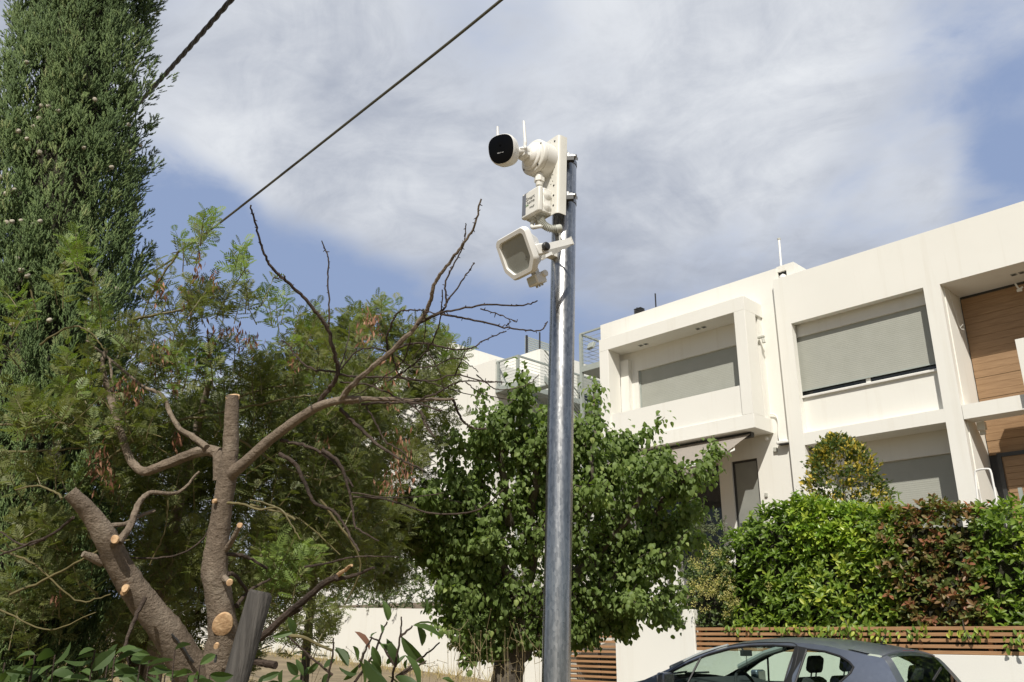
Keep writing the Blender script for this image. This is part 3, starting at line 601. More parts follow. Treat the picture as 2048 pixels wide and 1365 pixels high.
for zz_ in (1.452, 1.312):
    cl = root('hose_clamp', 'steel clamp band at the open pole rim beside the round camera base' if zz_ > 1.4 else 'steel clamp band on the pole beside the square junction box', 'clamp', A(0, 0, zz_), 'hose clamps on the pole')
    mb = MB(); V = np.concatenate([A(0, 0, 0) + PA * (zz_ + d) + np.outer(np.cos(ang) * r, SX) + np.outer(np.sin(ang) * r, NX) for d, r in ((-.0065, .0384), (-.0065, .0396), (.0065, .0396), (.0065, .0384))])
    mb.add(V, [(i * nn + j, i * nn + (j + 1) % nn, ((i + 1) % 4) * nn + (j + 1) % nn, ((i + 1) % 4) * nn + j) for i in range(4) for j in range(nn)])
    part('band', mb, M['steel'], cl, True)
    c = A(.047, .019, zz_); a1 = nrm(SX * .7 - NX * .7); a2 = nrm(SX * .7 + NX * .7)
    part('screw_housing', MB().obox(c, (a1, a2, ZX), (.011, .006, .0095)).cyl(c + a2 * .003 - a1 * .020, c + a2 * .003 + a1 * .018, .0075, n=12).obox(c - a1 * .005 + a2 * .008, (a1, a2, ZX), (.004, .003, .012)), M['steel'], cl, bevel=.001)
    part('screw_head', MB().cyl(c + a1 * .014 + a2 * .003, c + a1 * .022 + a2 * .003, .0072, n=6), M['steel'], cl)
    part('dark_socket', MB().obox(c + a2 * .0075 - ZX * .011, (a1, a2, ZX), (.013, .008, .007)), M['black_rubber'], cl)
    tl = MB(); P = [A(.037, .012, zz_ - .002), A(.050, .012, zz_ - .004), A(.062, .010, zz_ - .008), A(.070, .006, zz_ - .012)]
    V = []
    for p in P: V += [p + ZX * .0055, p - ZX * .0055, p - ZX * .0055 + NX * .0012, p + ZX * .0055 + NX * .0012]
    tl.add(V, [(4 * i + k, 4 * i + (k + 1) % 4, 4 * i + 4 + (k + 1) % 4, 4 * i + 4 + k) for i in range(3) for k in range(4)] + [(3, 2, 1, 0), (12, 13, 14, 15)]); part('band_tail', tl, M['steel'], cl)
# --- security camera
cz = 1.437; cx = -.006
sc_ = root('security_camera', 'white bullet security camera with black face and two antennas on a round base', 'camera', A(cx, .075, cz))
nd = NX
part('base', MB().lathe(A(cx, .0755, cz), nd, [(0, .058), (.036, .058), (.0365, .0565), (.038, .0565), (.0385, .0585), (.050, .0585), (.053, .0565), (.055, .052)], 48), M['cream_plastic'], sc_, True)
part('mount_ring', MB().lathe(A(cx, .1303, cz), nd, [(0, .046), (.006, .0455), (.009, .042), (.010, .037), (.014, .036), (.018, .032), (.024, .026)], 40), M['white_plastic'], sc_, True)
for k in range(4):
    a = .6 + k * math.pi / 2; part('screw', MB().lathe(A(cx + .050 * math.cos(a), .1302, cz + .050 * math.sin(a)), nd, [(0, .003), (.0015, .003), (.002, .002)], 8), M['dark_hole'], sc_)
HN = nrm(np.array([math.cos(math.radians(-68)), math.sin(math.radians(-68)), -.26]))      # where the lens looks
HF = T(1003, 299, 2.575); HU = nrm(ZX - HN * np.dot(ZX, HN)); HR = np.cross(HN, HU)
def head_ring(off, sx, sz, n=40):
    an = np.arange(n) * 2 * math.pi / n; c, s = np.cos(an), np.sin(an)
    wgt = 1 + .10 * s                         # wider at the top than at the bottom
    e = 2 / 2.5; xx = np.sign(c) * np.abs(c) ** e * sx * wgt; zz2 = np.sign(s) * np.abs(s) ** e * sz
    return HF + HN * off + np.outer(xx, HR) + np.outer(zz2, HU)
def loft(rings, caps=True):
    n = len(rings[0]); V = np.concatenate(rings); F = [(i * n + j, i * n + (j + 1) % n, (i + 1) * n + (j + 1) % n, (i + 1) * n + j) for i in range(len(rings) - 1) for j in range(n)]
    if caps: F += [tuple(range(n))[::-1], tuple(range((len(rings) - 1) * n, len(rings) * n))]
    return MB().add(V, F)
hd = part('housing', loft([head_ring(o, a, b) for o, a, b in ((.0, .0385, .0425), (.003, .0415, .0455), (0, .0435, .0475), (-.010, .0445, .0485), (-.035, .0430, .0465), (-.055, .036, .039), (-.068, .026, .028), (-.074, .014, .014))]), M['white_plastic'], sc_, True)
fc = part('black_face', loft([head_ring(o, a, b) for o, a, b in ((.001, .0412, .0452), (.0042, .0408, .0448), (.0062, .032, .035), (.0068, .012, .013))]), M['black_gloss'], hd, True)
def face_pt(u, v, d=.0074): return HF + HN * d + HR * u + HU * v
def text_mesh(body, size, o, ux, uy, m, parent, name, ext=.0003):
    cu = bpy.data.curves.new(name, 'FONT'); cu.body = body; cu.size = size; cu.extrude = ext; cu.align_x = 'LEFT'; cu.resolution_u = 2
    tmp = bpy.data.objects.new(name, cu); col.objects.link(tmp)
    me = bpy.data.meshes.new_from_object(tmp.evaluated_get(bpy.context.evaluated_depsgraph_get())); col.objects.unlink(tmp); bpy.data.objects.remove(tmp)
    n = len(me.vertices); co = np.empty(n * 3, np.float32); me.vertices.foreach_get('co', co); co = co.reshape(-1, 3)
    W_ = o + np.outer(co[:, 0], ux) + np.outer(co[:, 1], uy) + np.outer(co[:, 2], np.cross(ux, uy)) - BASE[parent.name]
    me.vertices.foreach_set('co', W_.astype(np.float32).ravel()); me.materials.clear(); me.materials.append(m); me.update()
    return link(name, me, parent)
HRr = HR * (1 if np.dot(HR, RIGHT) > 0 else -1)
part('status_bar', MB().obox(HF + HN * .0062 - HRr * .002 - HU * .012, (HRr, HU, HN), (.010, .0012, .0006)), M['ink_white'], fc)
part('lens', MB().lathe(HF + HN * .0060 + HU * .010, HN, [(0, .014), (.001, .014), (.0011, .0115), (.0008, .004)], 28), M['black_gloss'], fc, True)
for k in range(4): part('face_print', MB().obox(HF + HN * .0055 + HRr * (-.0095 + k * .006) - HU * .0265, (HRr, HU, HN), (.0021, .0016, .0006)), M['ink_white'], fc)
hb = HF - HN * .066
part('arm', MB().tube(spline([hb + HN * .012, hb - HN * .012, A(cx + .004, .172, cz + .002), A(cx, .150, cz)]), [.015] * 7 + [.0135] * 6 + [.0165] * 6, 18), M['white_plastic'], sc_, True)
part('knuckle', MB().obox(A(cx, .163, cz - .002), (SX, NX, ZX), (.020, .012, .017)), M['white_plastic'], sc_, bevel=.005)
e0 = T(1041, 297, 2.585); e1 = T(1050, 296, 2.58); e2 = T(1050.5, 285, 2.585); e3 = T(1047.5, 243, 2.62)
an_ = part('antenna', MB().tube(np.vstack([spline([e0, e1 - [0, 0, .002], e1 + [0, 0, .006], e2]), e3]), [.0035] * 6 + [.0052] * 13 + [.0036], 12), M['white_plastic'], sc_, True)
e3 = T(995, 254, 2.66); e2 = T(996, 290, 2.64); part('antenna', MB().tube([e2, e3 * .1 + e2 * .9, e3], [.0050, .0050, .0034], 12), M['white_plastic'], sc_, True)
gl = part('cable_gland', MB().cyl(A(.004, .108, 1.378), A(.004, .108, 1.362), .0115, n=14).cyl(A(.004, .108, 1.3635), A(.004, .108, 1.350), .0165, n=6).cyl(A(.004, .108, 1.3505), A(.004, .108, 1.336), .0125, .0105, n=14), M['cream_plastic'], sc_, True)
part('gland_cable', MB().cyl(A(.004, .108, 1.34), A(.004, .108, 1.318), .0045, n=10), M['black_rubber'], gl)
# --- junction box
x0, x1, n0, n1, z0, z1 = -.055, .028, .0762, .128, 1.236, 1.321
jb = root('junction_box', 'square cream plastic junction box with rubber grommets below the round camera base', 'box', A(-.013, .1, 1.236))
part('body', abox(MB(), x0, x1, n0, n1 - .018, z0, z1), M['cream_plastic'], jb, bevel=.004)
ld = part('lid', abox(MB(), x0 - .0012, x1 + .0012, n1 - .0175, n1, z0 - .0012, z1 + .0012), M['cream_plastic'], jb, bevel=.005)
for zc_ in (1.259, 1.298):
    part('grommet', MB().lathe(A(x1 - .0005, .093, zc_), SX, [(0, .0165), (.0012, .0165), (.0014, .0145), (.0024, .0142), (.0026, .0122), (.0036, .0120), (.0038, .0098), (.0048, .0095), (.005, .0070), (.006, .0066), (.0062, .004), (.007, .0035)], 28), M['cream_plastic'], jb, True)
for xc_ in (.006, -.032):
    part('grommet', MB().lathe(A(xc_, .099, z0 + .0005), -ZX, [(0, .0175), (.002, .0175), (.0025, .0155), (.005, .0150), (.0055, .013)], 28), M['grey_plastic'], jb, True)
part('sticker', abox(MB(), x0 + .004, x0 + .021, n1 + .0002, n1 + .0007, z0 + .008, z1 - .006), M['label_dark'], ld)
tx = SX; 
for body, sz, X_, Z_, m in (('Smart', .0175, x0 + .022, 1.2885, M['ink']), ('home', .0165, x0 + .026, 1.275, M['ink']), ('live', .0105, x0 + .021, 1.2695, M['ink_green']), ('me.gr', .0105, x0 + .040, 1.2575, M['ink'])):
    text_mesh(body, sz, A(X_, n1 + .0008, Z_), SX, nrm(PA), m, ld, 'lettering')
# --- conduits
def corrugated(P, r, pitch, n=14):
    Q = spline(P, 10); seg = np.linalg.norm(np.diff(Q, axis=0), axis=1); s = np.concatenate([[0], np.cumsum(seg)]); m = int(s[-1] / pitch * 6)
    t = np.linspace(0, s[-1], m); R_ = np.stack([np.interp(t, s, Q[:, k]) for k in range(3)], 1)
    return MB().tube(R_, r * (1 + .17 * np.sign(np.sin(2 * math.pi * t / pitch)) * np.abs(np.sin(2 * math.pi * t / pitch)) ** .5), n)
cdt = root('flexible_conduit', 'grey corrugated conduit curving out of the junction box underside', 'conduit', A(.006, .099, 1.2))
part('hose', corrugated([A(.006, .099, 1.238), A(.006, .099, 1.222), A(.012, .093, 1.203), A(.026, .078, 1.189), A(.040, .060, 1.187)], .0112, .0052), M['grey_plastic'], cdt, True)
part('end_cap', MB().lathe(A(.037, .064, 1.187), nrm(A(.046, .05, 1.190) - A(.037, .064, 1.187)), [(0, .0125), (.014, .0135), (.018, .011), (.020, .006)], 16), M['grey_plastic'], cdt, True)
part('hanging_wire', MB().tube(spline([A(.042, .056, 1.186), A(.040, .050, 1.165), A(.036, .047, 1.145), A(.034, .05, 1.125)]), .0028, 8), M['white_plastic'], cdt, True)
cdt = root('flexible_conduit', 'grey corrugated conduit arching from the plate into the open pole top', 'conduit', A(0, .03, 1.45))
part('hose', corrugated([A(.012, .068, 1.490), A(.014, .050, 1.503), A(.012, .026, 1.503), A(.008, .008, 1.485), A(.004, .0, 1.45), A(.004, 0, 1.41)], .0112, .0052), M['grey_plastic'], cdt, True)
lp = root('cable_loop', 'short cream cable loop hanging under the junction box', 'cable', A(-.02, .11, 1.19))
part('cable', MB().tube(spline([A(-.032, .099, 1.232), A(-.030, .104, 1.214), A(-.018, .110, 1.199), A(.004, .105, 1.195), A(.020, .085, 1.198)]), .0062, 12), M['cream_plastic'], lp, True)
# --- floodlight
FC = A(.035, .203, 1.060); tilt = math.radians(25); FNv = nrm(NX * math.cos(tilt) - ZX * math.sin(tilt)); FUv = nrm(ZX * math.cos(tilt) + NX * math.sin(tilt)); FXv = SX
fl = root('floodlight', 'white square floodlight with glass front and motion sensor on the pole', 'floodlight', FC)
def oct_ring(wx, hz, off, cut, cutt, rr=0):
    pts = [(-wx, hz - cutt), (-wx + cutt, hz), (wx - cutt, hz), (wx, hz - cutt), (wx, -hz + cut), (wx - cut * .8, -hz), (-wx + cut * .8, -hz), (-wx, -hz + cut)]
    out = []
    m = len(pts)
    for i in range(m):                    # round every corner a little
        p0, p1, p2 = np.array(pts[i - 1]), np.array(pts[i]), np.array(pts[(i + 1) % m])
        a = p1 + nrm(p0 - p1) * min(.006, np.linalg.norm(p0 - p1) * .4); b = p1 + nrm(p2 - p1) * min(.006, np.linalg.norm(p2 - p1) * .4)
        for t in (0, .5, 1): out.append((1 - t) ** 2 * a + 2 * t * (1 - t) * p1 + t * t * b)
    return np.array([FC + FXv * x + FUv * y + FNv * off for x, y in out])
fb = part('housing', loft([oct_ring(.066, .062, .0, .030, .010), oct_ring(.0655, .0615, -.012, .030, .010), oct_ring(.058, .054, -.020, .028, .012), oct_ring(.046, .040, -.050, .024, .012), oct_ring(.030, .022, -.062, .012, .008)]), M['white_plastic'], fl, True)
R1 = [oct_ring(.070, .066, -.006, .032, .012), oct_ring(.0705, .0665, .006, .032, .012), oct_ring(.067, .063, .013, .031, .011), oct_ring(.056, .052, .013, .028, .009), oct_ring(.054, .050, .004, .027, .009)]
part('front_frame', loft(R1, False), M['white_plastic'], fl, True)
gsq = oct_ring(.0545, .0505, .0052, .0272, .009); nG = len(gsq)
g_ = part('glass', MB().prism(gsq, -FNv * .003), M['flood_glass'], fl)
part('glass_mark', MB().lathe(FC + FXv * .030 - FUv * .020 + FNv * .0055, FNv, [(0, .0045), (.0003, .0045), (.0003, .0035)], 16), mat('glass_mark', (.2, .205, .19), rough=.3), g_)
for sgn in (1, -1):
    kx = .035 + sgn * .075
    kb = part('knob', MB().lathe(A(kx, .168, 1.066), SX * sgn, [(0, .011), (.004, .0125), (.011, .0125), (.014, .010), (.015, .004)], 18), M['black_rubber'], fl, True)
    arm = MB(); a0, a1 = A(kx - .004 * sgn, .172, 1.064), A(kx - .004 * sgn, .060, 1.122); dv = nrm(a1 - a0); wv = nrm(np.cross(SX, dv))
    arm.obox((a0 + a1) / 2, (dv, SX, wv), (np.linalg.norm(a1 - a0) / 2, .0012, .0098)); part('bracket_arm', arm, M['white_plastic'], fl)
    part('ear', MB().obox(A(.035 + sgn * .060, .170, 1.064), (SX, FNv, FUv), (.010, .022, .016)), M['white_plastic'], fl, bevel=.003)
a1 = A(.035, .0595, 1.1222); part('bracket_base', MB().obox(a1, (SX, nrm(A(0, .06, 1.122) - A(0, .172, 1.064)), wv), (.074, .0012, .0125)).obox(A(0.0, .048, 1.122), AX3, (.014, .012, .012)), M['white_plastic'], fl)
ss = FC - FUv * .066 - FNv * .036 + FXv * .004
sn = part('motion_sensor', MB().obox(ss - FUv * .020 + FNv * .004, (FXv, FNv, FUv), (.022, .020, .015)), M['white_plastic'], fl, bevel=.004)
part('sensor_lens', MB().obox(ss - FUv * .020 + FNv * .0245, (FXv, FNv, FUv), (.017, .0012, .010)), M['sensor'], sn, bevel=.0008)
part('neck', MB().obox(ss + FNv * .000, (FXv, FNv, FUv), (.010, .009, .014)).cyl(ss - FXv * .03 - FUv * .01 - FNv * .012, ss + FXv * .03 - FUv * .01 - FNv * .012, .010, n=14), M['white_plastic'], sn, bevel=.002)
for k in range(3): part('dial', MB().cyl(ss - FUv * .035 + FXv * (-.012 + .012 * k), ss - FUv * .041 + FXv * (-.012 + .012 * k), .0036, n=10), M['grey_plastic'], sn)
# ------------------------------------------------------------------ overhead cables
c0, c1 = T(305, 178, 9.4), T(466, -2, 7.6); d = c1 - c0; P0 = c0 - d * 3.2; P1 = c1 + d * 3.0
t = np.linspace(0, 1, 420); sag = -.5 * (1 - (2 * t - 1) ** 2)
ctr = P0 + np.outer(t, P1 - P0); ctr[:, 2] += sag - np.interp(.5, t, sag) * 1.0
dv = nrm(d); u = nrm(np.cross(dv, ZX)); v = np.cross(u, dv)
tw = root('twisted_cable', 'thick black twisted overhead power cable passing behind the cypress', 'cable', P0)
for k in range(3):
    a = t * np.linalg.norm(P1 - P0) / .55 * 2 * math.pi + k * 2.094
    part('strand', MB().tube(ctr + np.outer(np.cos(a) * .0125, u) + np.outer(np.sin(a) * .0125, v), .0135, 8), M['cable_black'], tw, True)
p = [T(-260, 890, 15), T(262, 572, 10.6), T(360, 503, 9.6), T(440, 446, 8.9), T(720, 226, 7.2), T(1003, 0, 6.1), T(1500, -420, 5.2)]
single('overhead_wire', MB().tube(spline(p, 10), .0115, 8), M['cable_grey'], 'thin straight grey overhead wire crossing the sky above the bare branches', 'wire', p[3], True)
# ------------------------------------------------------------------ parked car
CX0, CY0, CZ0 = -3.05, 8.12, .185            # tail, near side and ground of the car
CW = .86
def cw(px_, py_, z):                           # car coordinates: length from the tail, across (0 = centre, + = near side), height
    return np.array([CX0 - px_, CY0 + CW - py_, CZ0 + z])
ctr_p = np.array([(4.30, .30), (4.30, .52), (4.24, .68), (4.08, .83), (3.80, .95), (3.42, 1.03), (3.28, 1.055), (2.94, 1.205), (2.60, 1.345), (2.30, 1.428), (1.95, 1.466), (1.60, 1.470), (1.25, 1.448), (.96, 1.405), (.76, 1.370), (.63, 1.340), (.56, 1.27), (.42, 1.05), (.35, .92), (.31, .64), (.29, .45), (.33, .28)])
drop_p = np.array([.0, .01, .02, .04, .06, .06, .05, .06, .06, .055, .05, .05, .05, .055, .06, .05, .04, .05, .05, .02, .01, 0])
def half_w(l, z):
    tap = 1 - .16 * sstep(3.5, 4.3, l) - .10 * sstep(1.0, .2, l)
    return CW * tap * (1 - .30 * sstep(.90, 1.55, z) * 1.1 - .03 * sstep(.5, .2, z))
car = root('parked_car', 'dark blue grey hatchback parked at the kerb before the slat fence', 'car', cw(2.0, 0, 0))
SEG = 14
def strip_pts(i, s0=-1, s1=1, lift=0, n=SEG):
    l, zc_ = i; 
    return None
def row(l, zc_, dr, n=SEG, smax=1.0, lift=0):
    ze = zc_ - dr; w_ = half_w(l, ze); s = np.linspace(-smax, smax, n + 1)
    return np.array([cw(l, a * w_, ze + dr * (1 - abs(a) ** 2.4) + lift) for a in s])
def fine(idx0, idx1, per=4):
    a = np.column_stack([ctr_p, drop_p]); s = spline(a, per); return s[idx0 * per: idx1 * per + 1]
def patch(rows):
    n = len(rows[0]); V = np.concatenate(rows); return MB().add(V, [(i * n + j, i * n + j + 1, (i + 1) * n + j + 1, (i + 1) * n + j) for i in range(len(rows) - 1) for j in range(n - 1)])
part('front_bumper', patch([row(*r) for r in fine(0, 2)]), M['carpaint'], car, True)
part('bonnet', patch([row(*r) for r in fine(2, 5)]), M['carpaint'], car, True)
part('scuttle', patch([row(*r) for r in fine(5, 6)]), M['car_black'], car, True)
part('windscreen', patch([row(*r, smax=.93) for r in fine(6, 9)]), M['car_glass'], car, True)
for sg in (-1, 1):
    rows = []
    for r in fine(6, 9): R_ = row(*r, n=60); rows.append(R_[:3] if sg < 0 else R_[-3:])
    part('windscreen_pillar', patch(rows), M['carpaint'], car, True)
part('roof', patch([row(*r) for r in fine(9, 14)]), M['carpaint'], car, True)
sp = part('spoiler', patch([row(*r, smax=.97, lift=.012) for r in fine(13, 15)] + [row(.622, 1.305, .05, smax=.97), row(.72, 1.31, .05, smax=.95)]), M['carpaint'], car, True)
part('brake_light', MB().obox(cw(.642, 0, 1.337), ((0, 1, 0), nrm((1, 0, .2)), (0, 0, 1)), (.13, .012, .014)), M['lamp_red'], sp)
part('rear_window', patch([row(*r, smax=.80) for r in fine(15, 17)]), M['car_glass'], car, True)
for sg in (-1, 1):
    rows = []
    for r in fine(15, 17): R_ = row(*r, n=20); rows.append(R_[:3] if sg < 0 else R_[-3:])
    part('tailgate_pillar', patch(rows), M['carpaint'], car, True)
part('tailgate', patch([row(*r) for r in fine(17, 19)]), M['carpaint'], car, True)
part('rear_bumper', patch([row(*r) for r in fine(19, 21)]), M['carpaint'], car, True)
WIN_F = [(2.98, 1.075), (2.74, 1.195), (2.50, 1.290), (2.26, 1.350), (2.02, 1.378), (1.75, 1.386), (1.50, 1.374), (1.53, 1.20), (1.57, .985), (2.4, .97), (2.98, .965)]
WIN_R = [(1.38, 1.355), (1.18, 1.335), (1.02, 1.295), (.92, 1.245), (.87, 1.20), (.89, 1.15), (.96, 1.085), (1.05, 1.01), (1.45, .99)]
def pin(p, poly):
    x, y = p; c = False; n = len(poly)
    for i in range(n):
        x1, y1 = poly[i]; x2, y2 = poly[(i + 1) % n]
        if (y1 > y) != (y2 > y) and x < (x2 - x1) * (y - y1) / (y2 - y1) + x1: c = not c
    return c
def smooth_loop(p, per=4):
    P = np.array(p); n = len(P); out = []
    for i in range(n):
        p0, p1, p2, p3 = P[i - 1], P[i], P[(i + 1) % n], P[(i + 2) % n]
        for t in np.arange(per) / per: out.append(tuple(.5 * (2 * p1 + (p2 - p0) * t * .7 + (2 * p0 - 5 * p1 + 4 * p2 - p3) * t * t * .7 + (3 * p1 - p0 - 3 * p2 + p3) * t ** 3 * .7 + (2 * p2 - 2 * p1) * t * .3)))
    return out
top = fine(0, 21); outline = [(r[0], r[1] - r[2]) for r in top[::2]]
under = []
for cxw in (.95, 3.44):
    arc = [(cxw + .34 * math.cos(a), .30 + .34 * math.sin(a)) for a in np.linspace(math.pi, 0, 12)]; under += arc if cxw < 1 else arc
outline = outline + [(x, max(z, .22)) for x, z in under]
def fill(outer, holes, step=.09):
    pts = []; edges = []
    for loop in [outer] + holes:
        o = len(pts); pts += [Vector(p) for p in loop]; edges += [(o + i, o + (i + 1) % len(loop)) for i in range(len(loop))]
    for x in np.arange(0.2, 4.32, step):
        for z in np.arange(.2, 1.5, step):
            if pin((x, z), outer) and not any(pin((x, z), h) for h in holes): pts.append(Vector((x, z)))
    v, e, f, *_ = geometry.delaunay_2d_cdt(pts, edges, [], 0, 1e-5)
    v = [(p.x, p.y) for p in v]; keep = []
    for t_ in f:
        c = np.mean([v[i] for i in t_], axis=0)
        if pin(c, outer) and not any(pin(c, h) for h in holes): keep.append(t_)
    return v, keep
v, f = fill(outline, [WIN_F, WIN_R])
for sg in (1, -1):
    V = np.array([cw(l, sg * half_w(l, z), z) for l, z in v]); part('side_panel', MB().add(V, f), M['carpaint'], car, True)
    for nm, lp_ in (('side_window', WIN_F), ('quarter_window', WIN_R)):
        vv, ff = fill(lp_, [], .12); V = np.array([cw(l, sg * (half_w(l, z) - .012), z) for l, z in vv])
        gobj = part(nm, MB().add(V, ff), M['car_glass'], car, True)
        loop = np.array(lp_ + [lp_[0]]); P = np.array([cw(l, sg * (half_w(l, z) - .004), z) for l, z in loop]); part('window_seal', MB().tube(P, .013, 6, caps=False), M['car_black'], gobj, True)
    # black centre pillar, quarter-light bar and door shut line
    vv, ff = fill([(1.505, 1.388), (1.375, 1.368), (1.455, .98), (1.575, .98)], [], .1); part('centre_pillar', MB().add(np.array([cw(l, sg * (half_w(l, z) + .004), z) for l, z in vv]), ff), M['car_black'], car, True)
    part('quarter_light_bar', MB().tube([cw(2.60, sg * (half_w(2.6, 1.25) - .002), 1.252), cw(2.70, sg * (half_w(2.7, .97) - .002), .97)], .012, 6), M['car_black'], car)
    lp_ = [(3.04, 1.05), (2.76, 1.222), (2.50, 1.322), (2.24, 1.386), (2.0, 1.410), (1.72, 1.416), (1.49, 1.394), (1.47, 1.2), (1.53, .9), (1.53, .45)]
    part('door_gap', MB().tube(spline([cw(l, sg * (half_w(l, z) + .001), z) for l, z in lp_], 4), .005, 5), M['car_black'], car, True)
    mz = MB().obox(cw(2.90, sg * (CW + .09), 1.03), ((1, 0, 0), (0, 1, 0), (0, 0, 1)), (.05, .10, .07)); mr_ = part('door_mirror', mz, M['carpaint'], car, bevel=.025); part('mirror_glass', MB().obox(cw(2.848, sg * (CW + .09), 1.03), ((1, 0, 0), (0, 1, 0), (0, 0, 1)), (.003, .08, .052)), M['steel'], mr_)
    part('door_handle', MB().obox(cw(1.66, sg * (half_w(1.66, .84) + .012), .84), ((1, 0, 0), (0, 1, 0), (0, 0, 1)), (.09, .012, .013)), M['carpaint'], car, bevel=.006)
    part('headlight', MB().obox(cw(4.06, sg * .60, .70), (nrm((-1, .25 * -sg, 0)), nrm((.25 * -sg, 1, 0)), (0, 0, 1)), (.14, .12, .07)), M['lamp_clear'], car, bevel=.04)
    part('tail_light', MB().obox(cw(.40, sg * .66, .86), ((1, 0, 0), (0, 1, 0), (0, 0, 1)), (.07, .08, .13)), M['lamp_red'], car, bevel=.03)
    for l in (.95, 3.44):
        ax_ = np.array([0, -sg, 0.]); c = cw(l, sg * .66, .31)
        wh = part('wheel', MB().lathe(c, ax_, [(0, .20), (0, .29), (.02, .31), (.16, .31), (.18, .29), (.18, .21), (.14, .205)], 28), M['tyre'], car, True)
        part('rim', MB().lathe(c + ax_ * .135, ax_, [(0, .205), (.01, .20), (.02, .06), (.03, .05)], 20), M['alloy'], wh, True)
part('underbody', MB().box(CX0 - 4.15, CX0 - .45, CY0 + .12, CY0 + 2 * CW - .12, CZ0 + .16, CZ0 + .45), M['car_black'], car)
# inside
dash = part('dashboard', MB().prism([cw(3.22, -.66, .96), cw(2.85, -.66, 1.04), cw(2.55, -.66, .98), cw(2.5, -.66, .6), cw(3.2, -.66, .6)], (0, -1.32, 0)), M['car_interior'], car, bevel=.03)
swc = cw(2.26, .36, .95); ang2 = np.linspace(0, 2 * math.pi, 29); e1 = np.array([0, 1, 0]); e2 = nrm((-.45, 0, 1))
part('steering_wheel', MB().tube([swc + .18 * (math.cos(a) * e1 + math.sin(a) * e2) for a in ang2], .016, 8, caps=False).tube([swc - .17 * e1, swc + .17 * e1], .018, 6).tube([swc, cw(2.6, .36, .82)], .03, 8), M['car_interior'], car, True)
for nm, l, yy in (('front_seat', 1.62, .36), ('front_seat', 1.62, -.36), ('rear_seat', .86, .36), ('rear_seat', .86, -.36)):
    s_ = MB().obox(cw(l, yy, .78), (nrm((1, 0, 0)), (0, 1, 0), (0, 0, 1)), (.01, .01, .01)); hgt = 1.07 if nm == 'front_seat' else 1.0
    back = nrm((.26, 0, 1)); fw_ = nrm((1, 0, -.26))
    st_ = part(nm, MB().obox(cw(l - .05, yy, .5 + (hgt - .5) / 2), (fw_, (0, 1, 0), back), (.07, .235, (hgt - .45) / 2)).obox(cw(l + .28, yy, .52), ((1, 0, 0), (0, 1, 0), (0, 0, 1)), (.27, .24, .08)), M['car_interior'], car, bevel=.05)
    hc = cw(l - .17, yy, hgt + .14) if nm == 'front_seat' else cw(l - .12, yy, hgt + .13)
    hr_ = part('head_restraint', MB().obox(hc, (fw_, (0, 1, 0), back), (.045, .125, .085)), M['car_interior'], st_, bevel=.04)
    part('restraint_post', MB().tube([hc - back * .07 + [0, .05, 0], hc - back * .2 + [0, .05, 0]], .008, 6).tube([hc - back * .07 - [0, .05, 0], hc - back * .2 - [0, .05, 0]], .008, 6), M['steel'], st_)
part('rear_view_mirror', MB().obox(cw(2.46, .0, 1.30), ((1, 0, 0), (0, 1, 0), (0, 0, 1)), (.015, .105, .032)).tube([cw(2.47, 0, 1.30), cw(2.52, 0, 1.36)], .01, 6), M['car_interior'], car, bevel=.008)
part('mirror_cord', MB().tube([cw(2.46, .0, 1.27), cw(2.46, .0, 1.15)], .004, 5), M['car_interior'], car)
part('wiper', MB().tube([cw(3.32, .5, 1.045), cw(3.36, -.1, 1.075)], .012, 6).tube([cw(3.34, -.05, 1.06), cw(3.38, -.6, 1.06)], .012, 6).tube([cw(3.33, .55, 1.03), cw(3.38, .2, 1.065)], .016, 6), M['car_black'], car)
part('rear_wiper', MB().tube([cw(.44, 0, 1.08), cw(.48, -.35, 1.19)], .012, 6), M['car_black'], car)
part('aerial', MB().tube([cw(.90, 0, 1.40), cw(.84, 0, 1.50)], .005, 6).obox(cw(.90, 0, 1.40), ((1, 0, 0), (0, 1, 0), (0, 0, 1)), (.05, .02, .012)), M['car_black'], car)
for sg in (-1, 1):
    part('pillar_lining', MB().tube([cw(3.0, sg * .70, 1.13), cw(2.6, sg * .635, 1.29), cw(2.3, sg * .60, 1.365)], .035, 8), M['car_lining'], car, True)
# ------------------------------------------------------------------ leaf shapes
def t_twiglet():
    V = []; F = []
    def spike(b, d, ln, r):
        d = nrm(d); u = nrm(np.cross(d, (0.3, 0.2, 1))); v = np.cross(d, u); o = len(V)
        for k in range(3): a = k * 2.0944; V.append(np.array(b) + r * (math.cos(a) * u + math.sin(a) * v))
        V.append(np.array(b) + d * ln); F.extend([(o, o + 1, o + 3), (o + 1, o + 2, o + 3), (o + 2, o, o + 3)])
    spike((0, 0, 0), (0, 1, 0), 1.0, .085)
    for y, sx, sz in ((.12, 1, .3), (.26, -1, -.3), (.38, .8, -.6), (.50, -.8, .5), (.62, .7, .4), (.74, -.7, -.2)): spike((0, y, 0), (sx * .62, 1, sz * .62), .42 * (1 - .45 * y), .07)
    return np.array(V), np.array(F).reshape(-1, 3)
TW = t_twiglet(); TW = (TW[0], [f for f in TW[1]])
def t_frond(pairs=6):
    V = [(-.012, 0, 0), (.012, 0, 0), (.006, 1, -.10), (-.006, 1, -.10)]; F = [(0, 1, 2, 3)]
    for i in range(pairs):
        y = .10 + .88 * i / (pairs - 1); ln = (.46 * math.sin(math.pi * (.22 + .70 * i / (pairs - 1)))) + .10; z = -.10 * y * y
        for s in (-1, 1):
            d = np.array([s * .80, .60, 0]); n = np.array([-d[1], d[0], 0]) * s; o = len(V); b = np.array([0, y, z]); w = .062
            V += [b, b + d * ln * .5 + n * w + [0, 0, .02], b + d * ln + [0, 0, -.04], b + d * ln * .5 - n * w + [0, 0, .02]]; F.append((o, o + 1, o + 2, o + 3))
    return np.array(V, float), F
FR = t_frond()
